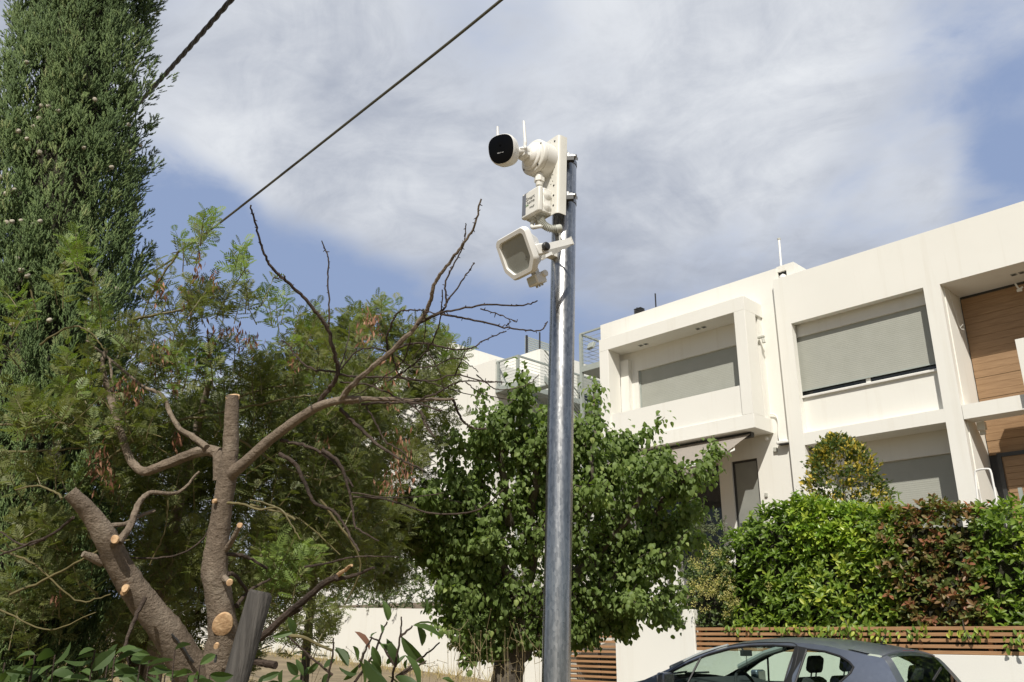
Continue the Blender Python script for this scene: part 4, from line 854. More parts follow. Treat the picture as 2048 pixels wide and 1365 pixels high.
def t_leaf(w, fold=.12, droop=.25, tipw=.0, round_=False):
    ys = [0, .12, .35, .62, .86, 1.0]; ws = ([0.02, .62, 1.0, .88, .42, .0] if round_ else [.03, .45, .92, 1.0, .58, .0]); V = []; F = []
    for y, q in zip(ys, ws):
        z = -droop * y * y
        V += [(-w * q, y - (.05 if round_ and 0 < y < .2 else 0), z + fold * q * w * 2), (0, y, z), (w * q, y - (.05 if round_ and 0 < y < .2 else 0), z + fold * q * w * 2)]
    for i in range(len(ys) - 1):
        a = 3 * i; F += [(a, a + 1, a + 4, a + 3), (a + 1, a + 2, a + 5, a + 4)]
    return np.array(V, float), F
LF_LAUREL = t_leaf(.20, .30, .22); LF_BROAD = t_leaf(.42, .22, .35, round_=True); LF_SMALL = t_leaf(.24, .25, .15); LF_LANCE = t_leaf(.12, .25, .15)
def small_leaf(w):
    return np.array([(0, 0, 0), (-w, .45, .05), (0, .5, 0), (w, .45, .05), (0, 1, -.12)], float), [(0, 2, 1), (0, 3, 2), (1, 2, 4), (2, 3, 4)]
LF_TINY = small_leaf(.26); LF_TINYL = small_leaf(.15)
def rvec(n): v = rng.normal(size=(n, 3)); return v / np.linalg.norm(v, axis=1)[:, None]
def lift(b, s=1.0): return np.asarray(b, float)
def branch(mb, pts, r0, r1, zc, n=8, per=6, a=0, lump=.0, wob=0):      # pts: picture points on a limb of known depth
    zc = np.broadcast_to(np.asarray(zc, float), (len(pts),)) if np.ndim(zc) == 0 else np.interp(np.linspace(0, 1, len(pts)), np.linspace(0, 1, len(zc)), zc)
    P = spline([T(p[0], p[1], z) for p, z in zip(pts, zc)], per)
    if wob: P[1:] += rng.normal(size=P[1:].shape) * wob
    mb.tube(P, np.linspace(r0, r1, len(P)) if np.ndim(r0) == 0 else np.interp(np.linspace(0, 1, len(P)), np.linspace(0, 1, len(r0)), r0), n, a=a, lump=lump); return P

# ------------------------------------------------------------------ cypress
rng = np.random.default_rng(11)
cb = T(45, 900, 4.75); ct = T(176, 0, 5.75); axd = (ct - cb) / (ct[2] - cb[2])
CB = cb + axd * (0 - cb[2])
cy = root('cypress_tree', 'tall dark green columnar cypress with pale round cones', 'tree', CB)
part('trunk', MB().tube([CB - [0, 0, .1], CB + axd * 1.0, CB + axd * 4, CB + axd * 9], [.13, .11, .08, .02], 12, lump=.04), M['bark_grey'], cy, True)
HT = 9.5
def crad(z): return np.interp(z, [0, .5, 1.6, 3, 4.5, 6.5, 9.5], [.34, .46, .51, .485, .425, .33, .03])
core = MB(); zz_ = np.linspace(.25, 9.2, 46); core.tube([CB + axd * z for z in zz_], [crad(z) * .46 for z in zz_], 20, lump=.14); part('dark_core', core, M['cypress_core'], cy, True)  # solid dark tube blocks see-through; its colour carries the crown's inner shade
pos, dr, scl, var = [], [], [], []
def flame(z, a, depth, ln, rad, k, tone):
    rr = crad(z) * depth; out = np.array([math.cos(a), math.sin(a), 0]); b = CB + axd * z + out * rr
    d = nrm(np.array([0, 0, 1.0]) + out * rng.uniform(.10, .42) + rng.normal(size=3) * .12)
    t = rng.random(k) ** .8; prof = np.sin(np.pi * np.clip(t * .85 + .15, 0, 1)) ** .6
    perp = rng.normal(size=(k, 3)); perp -= np.outer(perp @ d, d); perp /= np.linalg.norm(perp, axis=1)[:, None] + 1e-9
    o = perp * (rad * prof * rng.random(k) ** .5)[:, None]
    pos.append(b + np.outer(t * ln, d) + o); dd_ = d + perp * rng.uniform(.15, .65, k)[:, None] + rng.normal(size=(k, 3)) * .16; dr.append(dd_)
    scl.append(rng.uniform(.032, .060, k)); var.append(np.clip(tone + rng.normal(size=k) * .13 + t * .12, 0, 1))
for i in range(2300):
    z = rng.uniform(.2, 6.6) if i % 8 else rng.uniform(6.4, 9.2); a = rng.uniform(0, 2 * math.pi)
    flame(z, a, rng.uniform(.35, 1.0) ** .6, rng.uniform(.18, .36), rng.uniform(.04, .07), 44, rng.uniform(.08, .74))
for i in range(40):       # loose side sprays
    flame(rng.uniform(1.5, 6), rng.uniform(0, 2 * math.pi), 1.08, rng.uniform(.1, .2), .02, 10, .3)
pos, dr, scl, var = map(np.concatenate, (pos, dr, scl, var))
foliage('crown', [scatter(TW, pos, frames(dr, rvec(len(pos))), scl, var)], M['cypress'], cy)
CONES = [(53, 125), (83, 212), (97, 213), (116, 222), (78, 237), (68, 254), (37, 263), (54, 278), (78, 305), (168, 296), (258, 250), (261, 304), (281, 292), (14, 350), (0, 355), (22, 383), (12, 388), (28, 380), (14, 446), (24, 444), (42, 442), (80, 443), (66, 449), (34, 517), (42, 541), (55, 552), (234, 578), (24, 650), (99, 641), (177, 660), (223, 335), (140, 120), (190, 200), (118, 885), (116, 897)]
def ico(r):
    bm = bmesh.new(); bmesh.ops.create_icosphere(bm, subdivisions=2, radius=r); V = np.array([v.co[:] for v in bm.verts]); F = [[v.index for v in f.verts] for f in bm.faces]; bm.free(); return V, F
iv, if_ = ico(1.0)
for (px, py) in CONES:
    # on the outer surface facing the street
    d = ray(px, py); best = None
    for zc in np.linspace(3.4, 5.6, 120):
        p = CAM + d * zc; ax_ = CB + axd * p[2]
        if np.hypot(*(p - ax_)[:2]) < crad(p[2]) * 1.02 + .02: best = p; break
    if best is None: continue
    r = rng.uniform(.012, .0165); dsp = 1 + .10 * np.sign(np.sin(iv[:, 0] * 5 + px) * np.sin(iv[:, 1] * 5) * np.sin(iv[:, 2] * 5))
    part('cone', MB().add(best + iv * r * dsp[:, None], if_), M['cone'], cy, True)

# ------------------------------------------------------------------ pruned tree with bare limbs
rng = np.random.default_rng(12)
ZT = 3.4
pt = root('pruned_tree', 'hard pruned grey brown tree with pale saw cuts and bare upper branches', 'tree', T(395, 1365, ZT) * [1, 1, 0])
pxr = ZT / FOC
tb = MB()
base = T(392, 1362, ZT); tb.tube(spline([[base[0], base[1], -.1], [base[0], base[1], .5], base + [0, 0, -.25], base + [0, 0, .02]]), np.interp(np.linspace(0, 1, 19), [0, .3, 1], [.14, .105, .085]), 16, lump=.02)
def limb(name, pts, wpx, zc, n=14, per=6, lump=.03, m='bark', parent=pt, wob=0):
    mb = MB(); branch(mb, pts, [w_ * pxr * .47 for w_ in wpx], 0, zc, n, per, lump=lump, wob=wob); return part(name, mb, M[m], parent, True)
part('trunk', tb, M['bark'], pt, True)
limb('limb', [(418, 1400), (436, 1330), (446, 1265), (438, 1200), (430, 1140), (437, 1070), (446, 1005), (456, 945), (461, 895), (463, 840), (465, 792)], [76, 72, 62, 56, 54, 46, 42, 40, 34, 30, 28], [3.4, 3.42, 3.42, 3.42, 3.42, 3.44, 3.45, 3.46, 3.47, 3.48, 3.5], 18)
limb('limb', [(405, 1385), (370, 1320), (335, 1265), (298, 1218), (262, 1170), (232, 1120), (208, 1070), (180, 1028), (155, 1000), (140, 985)], [74, 70, 64, 58, 54, 50, 44, 36, 30, 28], [3.4, 3.36, 3.33, 3.3, 3.27, 3.24, 3.2, 3.18, 3.15, 3.14], 18)
def cut(px, py, zc, n_, r, sq=1.0, name='saw_cut'):
    c = T(px, py, zc); n_ = nrm(n_); mb = MB(); an3 = np.arange(22) * 2 * math.pi / 22; u3 = nrm(np.cross(n_, (.3, .1, 1))); v3 = np.cross(n_, u3); rr3 = r * (1 + .05 * np.sin(2 * an3 + px) + .02 * np.sin(3 * an3 + py)); ring = lambda k, off: c + n_ * off + np.outer(np.cos(an3) * rr3 * k, u3) + np.outer(np.sin(an3) * rr3 * k * 1.12, v3); mb = loft([ring(1.03, -.012), ring(1.0, .0005), ring(.93, .0018), ring(.3, .0022)]); part(name, mb, M['cut_wood'], pt, True)
toc = -FWD
cut(465, 793, 3.498, UP * .9 + toc * .28, .0250)
cut(445, 1250, 3.362, toc * .9 - UP * .05 + RIGHT * .18, .040)
cut(459, 1166, 3.35, toc + RIGHT * .3, .012); cut(479, 1051, 3.36, toc + UP * .3, .010); cut(229, 1079, 3.16, toc + UP * .3, .014); cut(250, 1177, 3.20, toc + UP * .4, .013); cut(246, 1186, 3.205, toc, .010); cut(427, 1003, 3.40, toc - RIGHT * .6, .008); cut(432, 1293, 3.30, toc, .010)
for pts, w_, zc in (([(440, 1150), (452, 1160), (460, 1165)], [18, 14, 12], [3.42, 3.38, 3.355]), ([(452, 1100), (465, 1080), (479, 1053)], [13, 11, 10], [3.42, 3.39, 3.365]), ([(222, 1100), (226, 1088), (229, 1080)], [20, 17, 15], [3.22, 3.19, 3.165]),
                    ([(206, 1125), (188, 1117), (166, 1108)], [20, 18, 12], [3.22, 3.2, 3.17]), ([(440, 960), (438, 925), (432, 905), (412, 903)], [30, 26, 20, 16], [3.47, 3.48, 3.5, 3.52])): limb('stub', pts, w_, zc, 10)
# long bare branches; c6 / c5 / c7 are picture measuring frames
c6 = lambda L_: [(400 + x * .425, 380 + y * .425) for x, y in L_]; c5 = lambda L_: [(x * .524, 650 + y * .524) for x, y in L_]; c7 = lambda L_: [(500 + x * .3906, 900 + y * .3906) for x, y in L_]
limb('branch', [(458, 952), (490, 925), (540, 880), (600, 836), (640, 812), (685, 800), (720, 798)], [30, 24, 22, 20, 18, 15, 13], [3.45, 3.42, 3.4, 3.36, 3.33, 3.3, 3.28], 12)
BR = [([(680, 1000), (800, 985), (1000, 990), (1190, 985)], (13, 6), (3.3, 3.5)), ([(1190, 985), (1215, 1050), (1245, 1095), (1290, 1122), (1350, 1125)], (6, 4), (3.5, 3.55)),
      ([(665, 985), (700, 935), (770, 870), (890, 770), (1020, 635), (1080, 540), (1100, 450), (1160, 360), (1230, 270), (1290, 170), (1325, 40)], (13, 3.2), (3.3, 3.0)),
      ([(1020, 635), (1130, 575), (1160, 530), (1155, 440), (1190, 360), (1240, 260), (1250, 160)], (5, 2.2), (3.15, 3.2)), ([(1150, 545), (1220, 450), (1260, 390), (1290, 340)], (3.6, 2.2), (3.17, 3.3)),
      ([(1060, 610), (1120, 585), (1180, 570), (1350, 540), (1500, 545), (1590, 525)], (5, 2.4), (3.15, 2.9)), ([(1140, 585), (1250, 605), (1400, 640), (1490, 655), (1600, 662), (1635, 620)], (4.4, 2.4), (3.15, 3.3)),
      ([(1320, 560), (1400, 585), (1490, 622)], (2.6, 1.8), (3.05, 3.0)), ([(1440, 640), (1465, 620)], (2.2, 1.6), (3.2, 3.15)), ([(885, 765), (880, 690), (900, 640), (930, 580), (980, 565), (1060, 572), (1140, 590)], (4.5, 2.4), (3.25, 3.1)),
      ([(900, 765), (930, 745), (990, 725), (1080, 725), (1190, 750), (1280, 745), (1340, 705), (1440, 665)], (5.4, 2.4), (3.25, 3.5)), ([(1140, 470), (1132, 600), (1105, 690), (1040, 790), (950, 860), (880, 900)], (2.4, 3.4), (3.1, 3.3)),
      ([(540, 1040), (570, 985), (612, 935), (648, 862), (632, 760), (600, 650), (540, 570), (460, 480), (380, 410), (320, 340), (285, 250), (260, 150), (235, 75)], (11, 3.2), (3.36, 3.05)),
      ([(600, 650), (608, 600), (603, 450), (604, 330), (590, 280), (572, 235)], (4, 2.2), (3.2, 3.25)), ([(645, 858), (520, 840), (450, 780), (420, 735), (385, 710)], (4.8, 2.4), (3.3, 3.4)), ([(652, 870), (760, 880), (900, 882), (1080, 900), (1200, 870), (1330, 900), (1420, 905)], (5, 2.4), (3.32, 3.6)),
      ([(660, 1030), (760, 1130), (850, 1210), (950, 1270), (1050, 1320)], (9, 3), (3.34, 3.15)), ([(380, 1180), (480, 1200), (590, 1250), (660, 1310), (720, 1400)], (8, 4), (3.4, 3.3)), ([(760, 1010), (900, 1000), (1000, 1003), (1140, 1040)], (6, 3), (3.3, 3.1)),
      ([(1000, 1000), (1110, 960), (1180, 920), (1250, 900), (1420, 905)], (5, 2.4), (3.4, 3.3)), ([(1200, 872), (1225, 820), (1260, 745)], (3.4, 2.0), (3.45, 3.4)), ([(655, 850), (740, 760), (830, 745), (890, 770)], (3.6, 3), (3.3, 3.28)), ([(650, 860), (690, 740), (705, 640)], (3.4, 1.8), (3.3, 3.5)),
      ([(900, 770), (920, 830), (950, 880), (1060, 900), (1180, 940), (1320, 980)], (3.8, 1.8), (3.3, 3.5)), ([(660, 905), (800, 920), (950, 990), (1040, 1050), (1100, 1160)], (4.4, 2.6), (3.33, 3.2)), ([(1300, 870), (1350, 910), (1400, 940), (1500, 930), (1560, 905), (1595, 870)], (3, 1.8), (3.5, 3.6)),
      ([(920, 780), (1000, 830), (1100, 830), (1200, 790), (1280, 830), (1310, 860)], (3, 1.8), (3.3, 3.5)), ([(1040, 1040), (1060, 1110), (1105, 1165)], (5, 3), (3.2, 3.1)), ([(1060, 720), (1090, 790), (1130, 870), (1150, 960)], (2.6, 2), (3.35, 3.4)),
      ([(780, 1020), (830, 1100), (870, 1180), (960, 1240), (1000, 1330)], (4, 2.4), (3.3, 3.2)), ([(990, 700), (960, 800), (870, 880), (740, 960), (640, 980)], (3, 2), (3.2, 3.5)), ([(1250, 905), (1330, 960), (1480, 990)], (2.8, 1.6), (3.35, 3.3)), ([(1050, 560), (1062, 640), (1050, 720), (1000, 800)], (2.2, 1.8), (3.1, 3.2)), ([(345, 415), (400, 420)], (3, 3), (3.12, 3.14)), ([(398, 405), (402, 425)], (3, 3), (3.1, 3.14))]
for L_, (w0, w1), (z0, z1) in BR:
    w_ = np.linspace(w0, w1, 6); limb('branch', c6(L_), list(w_), np.linspace(z0, z1, len(L_)), 7, 7, .05, 'bark_dark' if w0 < 12 else 'bark', wob=.0016)
spurs = MB()
for L_, (w0, w1), (z0, z1) in BR[2:20]:
    P = spline([T(p[0], p[1], z) for p, z in zip(c6(L_), np.linspace(z0, z1, len(L_)))], 9)
    for p in P[2::2]:
        if rng.random() < .75: d = rvec(1)[0]; spurs.tube([p, p + d * rng.uniform(.006, .016)], [.0022, .0012], 5)
part('bud_spurs', spurs, M['bark_dark'], pt, kind='stuff')
for L_, (w0, w1), (z0, z1), m in (([(840, 490), (780, 480), (690, 510), (600, 545), (550, 560), (500, 520), (470, 440), (450, 380), (430, 310), (400, 200), (390, 150), (405, 90)], (26, 10), (3.5, 3.9), 'bark'), ([(450, 380), (430, 240), (420, 130)], (9, 5), (3.75, 3.9), 'bark'),
      ([(790, 470), (740, 430), (690, 400), (650, 340), (620, 270), (540, 230), (430, 140), (330, 60)], (16, 5), (3.5, 4.2), 'bark'), ([(455, 830), (500, 760), (530, 680), (580, 640), (680, 640), (760, 560)], (16, 5), (3.2, 3.5), 'bark'), ([(400, 765), (480, 760), (530, 730), (590, 710)], (10, 7), (3.2, 3.4), 'bark'),
      ([(868, 680), (930, 685), (990, 705), (1065, 700), (1110, 760), (1145, 820)], (6, 3), (3.4, 3.3), 'twig_yellow'), ([(870, 875), (920, 880), (960, 895), (1020, 930)], (9, 6), (3.42, 3.5), 'bark_dark'), ([(905, 1075), (920, 1050), (960, 1010), (1030, 970)], (10, 5), (3.42, 3.6), 'bark_dark'), ([(868, 950), (900, 960), (950, 1030)], (10, 7), (3.42, 3.5), 'bark_dark'),
      ([(470, 890), (600, 890), (700, 870), (780, 810), (830, 700)], (4, 3), (3.3, 3.5), 'bark_dark'), ([(555, 1040), (510, 1130), (475, 1230)], (9, 6), (3.2, 3.1), 'bark_dark'), ([(475, 1230), (490, 1300), (475, 1370)], (4, 3), (3.1, 3.1), 'bark_dark'), ([(1000, 1190), (1070, 1130), (1145, 1080)], (14, 12), (3.5, 3.3), 'bark_dark'),
      ([(0, 880), (100, 840), (200, 800), (280, 735)], (4, 6), (3.4, 3.2), 'bark_dark'), ([(0, 790), (90, 840), (170, 820)], (3, 5), (3.5, 3.3), 'bark_dark'), ([(930, 1280), (1000, 1290), (1050, 1300)], (14, 16), (3.4, 3.3), 'bark_dark'), ([(655, 1180), (690, 1220), (720, 1265), (735, 1290)], (4, 6), (3.277, 3.30), 'frame_dark'), ([(235, 665), (215, 640), (140, 615), (60, 630)], (5, 3), (3.16, 3.3), 'twig_yellow'), ([(820, 1290), (826, 1260)], (6, 5), (3.31, 3.32), 'frame_dark')):  # frame_dark runs are no branches: dark tubes for the shade in bark cracks
    limb('branch', c5(L_), list(np.linspace(w0, w1, 6)), np.linspace(z0, z1, len(L_)), 9, 6, .03, m, wob=.001)
for L_, (w0, w1), m in (([(0, 990), (70, 950), (180, 850), (280, 770), (370, 690), (440, 650)], (17, 12), 'bark_dark'), ([(440, 650), (480, 620), (520, 590)], (10, 5), 'cut_wood'), ([(440, 665), (540, 640), (635, 602)], (9, 5), 'bark_dark'), ([(280, 600), (420, 575), (520, 550), (640, 545), (765, 550)], (5, 2), 'bark_dark'), ([(370, 0), (450, 60), (500, 180), (530, 330), (545, 400), (660, 470)], (8, 3), 'bark_dark'), ([(150, 20), (230, 70), (280, 170), (330, 270), (420, 310), (480, 380), (520, 460), (560, 520)], (9, 4), 'bark_dark'), ([(530, 240), (700, 255), (900, 320), (1090, 325), (1200, 290), (1295, 205)], (4, 3), 'bark_dark'), ([(520, 220), (700, 245), (860, 240), (990, 220)], (3, 2), 'bark_dark')):
    limb('branch', c7(L_), list(np.linspace(w0, w1, 6)), np.linspace(3.35, 3.2, len(L_)), 8, 6, .03, m, wob=.001)
# ------------------------------------------------------------------ weathered stake
sk0, sk1 = T(470, 1365, 2.95), T(522, 1183, 3.05); d = nrm(sk1 - sk0); sb = sk0 - d * ((sk0[2]) / d[2])
sk = root('wooden_stake', 'leaning weathered dark wooden stake beside the pruned tree', 'stake', sb)
mb = MB(); mb.tube([sb - d * .1, sb * .5 + sk1 * .5, sk1 - d * .012, sk1], [.046, .045, .043, .036], 18, lump=.02); part('post', mb, M['old_wood'], sk, True)

# ------------------------------------------------------------------ leafy mimosas behind it
def mimosa(rt, clumps, mname, size=(.05, .082), nl=(7, 12), twig_len=(.12, .22), twig_m='twig_yellow', pods=(), trunk=None, up=.6, dens_=1.0):
    pos, dr, nm, scl, var = [], [], [], [], []; tw_ = MB(); hub = BASE[rt.name] + [0, 0, 1.2]
    for (px, py, zc, rx_, ry_, cnt, tone) in clumps:
        for _ in range(int(cnt * dens_ * (1.5 if py > 780 else 1)) + 1):
            v = rng.normal(size=2); v = v / np.linalg.norm(v) * rng.random() ** .5
            b = T(px + v[0] * rx_, py + v[1] * ry_, zc + rng.normal() * .22)
            o = b - hub; o[2] *= .6; d = nrm(nrm(o) * .55 + np.array([0, 0, up]) + rng.normal(size=3) * .45)
            ln = rng.uniform(*twig_len); k = rng.integers(*nl); b0 = b - d * ln * .6; bend = rng.normal(size=3) * .25
            tt = np.linspace(0, 1, 5)[:, None]; P = b0 + tt * d * ln + (tt ** 2) * bend * ln * .4; tw_.tube(P, np.linspace(.0028, .0012, 5), 4, caps=False)
            t = np.linspace(.15, 1, k); lp = b0 + np.outer(t * ln, d) + np.outer(t ** 2, bend * ln * .4)
            a = np.arange(k) * 2.4 + rng.uniform(0, 6); u = nrm(np.cross(d, rvec(1)[0])); w_ = np.cross(d, u)
            rad = np.outer(np.cos(a), u) + np.outer(np.sin(a), w_); ld_ = rad * .85 + d * (.25 + .75 * t[:, None]) + rng.normal(size=(k, 3)) * .15
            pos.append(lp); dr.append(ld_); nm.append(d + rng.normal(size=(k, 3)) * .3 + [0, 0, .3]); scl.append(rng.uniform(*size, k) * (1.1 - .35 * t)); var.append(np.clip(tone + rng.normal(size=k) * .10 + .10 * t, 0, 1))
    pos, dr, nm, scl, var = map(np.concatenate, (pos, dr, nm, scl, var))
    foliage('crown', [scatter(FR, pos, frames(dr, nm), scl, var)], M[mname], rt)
    part('twigs', tw_, M[twig_m], rt, True, kind='stuff')
    if pods:
        pp, pd, ps = [], [], []
        for (px, py, zc, rx_, ry_, n_) in pods:
            c = np.array([T(px + rng.normal() * rx_ * .5, py + rng.normal() * ry_ * .5, zc + rng.normal() * .05) for _ in range(n_)]); pp.append(c)
            pd.append(np.array([0, 0, -1.0]) + rng.normal(size=(n_, 3)) * .3); ps.append(rng.uniform(.026, .05, n_))
        pp, pd, ps = map(np.concatenate, (pp, pd, ps)); sc3 = np.stack([ps * .8, ps, ps], 1)
        foliage('seed_pods', [scatter(LF_TINYL, pp, frames(pd, rvec(len(pp))), sc3)], M['pod'], rt)
rng = np.random.default_rng(13)
m1 = root('mimosa_tree', 'leafy feathery mimosa with hanging brown seed pods behind the pruned tree', 'tree', T(300, 1365, 4.3) * [1, 1, 0])
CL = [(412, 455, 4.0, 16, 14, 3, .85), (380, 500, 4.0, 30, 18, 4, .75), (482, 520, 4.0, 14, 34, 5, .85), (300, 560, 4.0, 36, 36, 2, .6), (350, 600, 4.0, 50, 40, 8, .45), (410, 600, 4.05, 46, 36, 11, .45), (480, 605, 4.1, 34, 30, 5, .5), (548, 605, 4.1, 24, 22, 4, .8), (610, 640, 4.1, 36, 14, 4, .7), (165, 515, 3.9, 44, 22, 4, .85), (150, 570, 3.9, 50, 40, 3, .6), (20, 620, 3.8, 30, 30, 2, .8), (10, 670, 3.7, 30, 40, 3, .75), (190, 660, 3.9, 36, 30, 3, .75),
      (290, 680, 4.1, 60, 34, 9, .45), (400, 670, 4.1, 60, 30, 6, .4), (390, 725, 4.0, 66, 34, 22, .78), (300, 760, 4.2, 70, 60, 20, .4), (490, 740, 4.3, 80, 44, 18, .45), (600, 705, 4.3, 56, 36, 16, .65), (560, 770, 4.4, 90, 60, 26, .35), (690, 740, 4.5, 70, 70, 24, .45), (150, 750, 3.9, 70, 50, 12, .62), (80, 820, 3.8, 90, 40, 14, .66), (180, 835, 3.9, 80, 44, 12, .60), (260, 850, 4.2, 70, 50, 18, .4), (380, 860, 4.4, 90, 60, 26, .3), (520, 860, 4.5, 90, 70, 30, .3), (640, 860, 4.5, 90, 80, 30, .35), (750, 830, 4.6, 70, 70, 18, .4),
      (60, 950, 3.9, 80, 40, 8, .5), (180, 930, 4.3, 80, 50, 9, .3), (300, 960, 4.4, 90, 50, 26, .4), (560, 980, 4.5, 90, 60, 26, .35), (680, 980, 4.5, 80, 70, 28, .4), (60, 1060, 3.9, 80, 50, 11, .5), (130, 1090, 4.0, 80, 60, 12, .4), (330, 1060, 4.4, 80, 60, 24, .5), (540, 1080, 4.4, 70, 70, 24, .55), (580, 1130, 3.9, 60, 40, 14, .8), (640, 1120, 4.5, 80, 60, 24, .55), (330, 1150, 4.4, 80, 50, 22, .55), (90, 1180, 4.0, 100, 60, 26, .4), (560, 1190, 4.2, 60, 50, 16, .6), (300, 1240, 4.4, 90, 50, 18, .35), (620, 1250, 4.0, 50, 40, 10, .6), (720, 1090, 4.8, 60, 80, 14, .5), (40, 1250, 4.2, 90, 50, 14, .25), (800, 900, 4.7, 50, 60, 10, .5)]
PODS = [(325, 580, 3.9, 14, 40, 14), (395, 540, 3.9, 20, 30, 18), (430, 560, 3.9, 10, 30, 14), (375, 590, 3.9, 14, 40, 16), (460, 660, 3.95, 40, 30, 26), (500, 680, 3.95, 24, 24, 16), (420, 690, 3.95, 12, 30, 12), (320, 710, 3.9, 30, 30, 30), (250, 780, 3.85, 40, 36, 44), (200, 920, 3.8, 24, 50, 36), (355, 770, 4.0, 14, 30, 12), (735, 660, 4.2, 24, 40, 30), (750, 640, 4.2, 20, 20, 16), (645, 880, 4.2, 12, 30, 10), (790, 740, 4.3, 30, 30, 20), (800, 920, 4.2, 30, 60, 60), (780, 790, 4.3, 24, 30, 20), (220, 950, 3.85, 16, 24, 14), (115, 1195, 3.7, 10, 20, 8), (780, 970, 4.2, 30, 30, 24), (590, 720, 4.0, 12, 20, 10), (355, 880, 4.0, 16, 30, 14)]
PODS = [(a, b, c, d, e, int(f * 1.5)) for a, b, c, d, e, f in PODS]
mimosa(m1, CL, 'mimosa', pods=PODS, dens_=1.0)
b = BASE[m1.name]; mb = MB(); mb.tube(spline([b - [0, 0, .1], T(310, 1320, 4.4), T(330, 1150, 4.45), T(370, 950, 4.5), T(420, 760, 4.4)]), np.linspace(.06, .015, 25), 10, lump=.03); part('trunk', mb, M['bark'], m1, True)
YT = [([(0, 850), (90, 845), (160, 850), (240, 870)], .006, 3.8), ([(265, 640), (310, 630), (360, 620), (440, 590)], .008, 3.95), ([(360, 500), (320, 560), (290, 620), (260, 720)], .005, 4.0), ([(180, 950), (300, 860), (420, 830), (560, 800), (640, 790)], .008, 4.1), ([(240, 870), (360, 840), (520, 780), (620, 770)], .007, 4.2), ([(590, 1040), (540, 1010), (500, 1000)], .006, 3.8), ([(640, 1000), (700, 1080), (720, 1140), (690, 1210)], .006, 3.9), ([(300, 1130), (330, 1060), (335, 1000)], .004, 3.9), ([(150, 760), (200, 790), (240, 850)], .005, 3.8), ([(0, 905), (120, 900), (240, 885)], .006, 3.9), ([(20, 1190), (110, 1150), (200, 1100), (260, 1080)], .006, 3.6), ([(0, 1100), (70, 1130), (150, 1200), (220, 1190)], .005, 3.6), ([(0, 1220), (100, 1260), (190, 1225)], .004, 3.6), ([(480, 880), (560, 930), (640, 960), (700, 940)], .007, 4.2), ([(500, 1010), (600, 1040), (680, 1110)], .006, 4.1), ([(60, 580), (72, 620), (75, 660)], .004, 3.75), ([(80, 690), (140, 655), (180, 665), (210, 700)], .005, 3.75)]
for L_, r, zc in YT: mb = MB(); branch(mb, L_, r, r * .5, zc, 7, 7, wob=.002); part('branch', mb, M['twig_yellow'], m1, True)
rng = np.random.default_rng(14)
m2 = root('mimosa_tree', 'shaded dense mimosa thicket filling the corner behind the cypress foot', 'tree', T(260, 1365, 6.4) * [1, 1, 0])
CL2 = [(x + rng.normal() * 25, y + rng.normal() * 20, 6.2 + rng.normal() * .4, 75, 60, 13,   .38 + .28 * rng.random()) for y in range(830, 1300, 66) for x in range(40, 760 if y < 1150 else 560, 95)] + [(x, y, 6.6, 60, 45, 12, .35) for x, y in ((560, 780), (660, 760), (480, 800), (760, 780), (400, 850), (640, 850))]
mimosa(m2, CL2, 'mimosa', size=(.08, .13), twig_len=(.18, .3), nl=(8, 12), twig_m='bark_dark')
b = BASE[m2.name]; part('trunk', MB().tube(spline([b - [0, 0, .1], T(280, 1300, 6.4), T(330, 1100, 6.5), T(420, 900, 6.6)]), np.linspace(.09, .02, 19), 10, lump=.03), M['bark_grey'], m2, True)
rng = np.random.default_rng(15)
m3 = root('mimosa_tree', 'distant bushy mimosa crown with reddish pods in front of the far white building', 'tree', T(612, 1365, 9.4) * [1, 1, 0])
CL3 = [(x, y, 9.0 + rng.normal() * .4, 45, 40, n_, t_) for x, y, n_, t_ in ((640, 690, 16, .55), (700, 670, 18, .6), (740, 650, 16, .65), (800, 680, 18, .6), (850, 700, 18, .62), (890, 710, 14, .7), (880, 760, 14, .5), (800, 750, 20, .45), (700, 750, 20, .4), (620, 760, 16, .4), (850, 800, 16, .45), (760, 830, 18, .4), (680, 850, 16, .35), (870, 870, 12, .5), (800, 900, 16, .4), (720, 930, 16, .35), (830, 960, 8, .45), (640, 930, 14, .3), (700, 1000, 20, .45), (780, 1000, 20, .5), (640, 1020, 18, .4), (720, 1080, 20, .5), (800, 1080, 16, .5), (680, 1130, 18, .45), (760, 1150, 18, .5), (610, 1100, 16, .4), (840, 1030, 12, .5))]
mimosa(m3, CL3, 'mimosa', size=(.10, .16), twig_len=(.22, .36), pods=[(735, 640, 8.6, 24, 24, 50), (760, 670, 8.6, 16, 24, 40), (700, 700, 8.6, 30, 20, 24)], twig_m='bark_dark')
b = BASE[m3.name]; part('trunk', MB().tube(spline([b - [0, 0, .1], T(618, 1250, 9.4), T(650, 1030, 9.4), T(740, 760, 9.4)]), np.linspace(.06, .02, 19), 10, lump=.03), M['bark_grey'], m3, True)
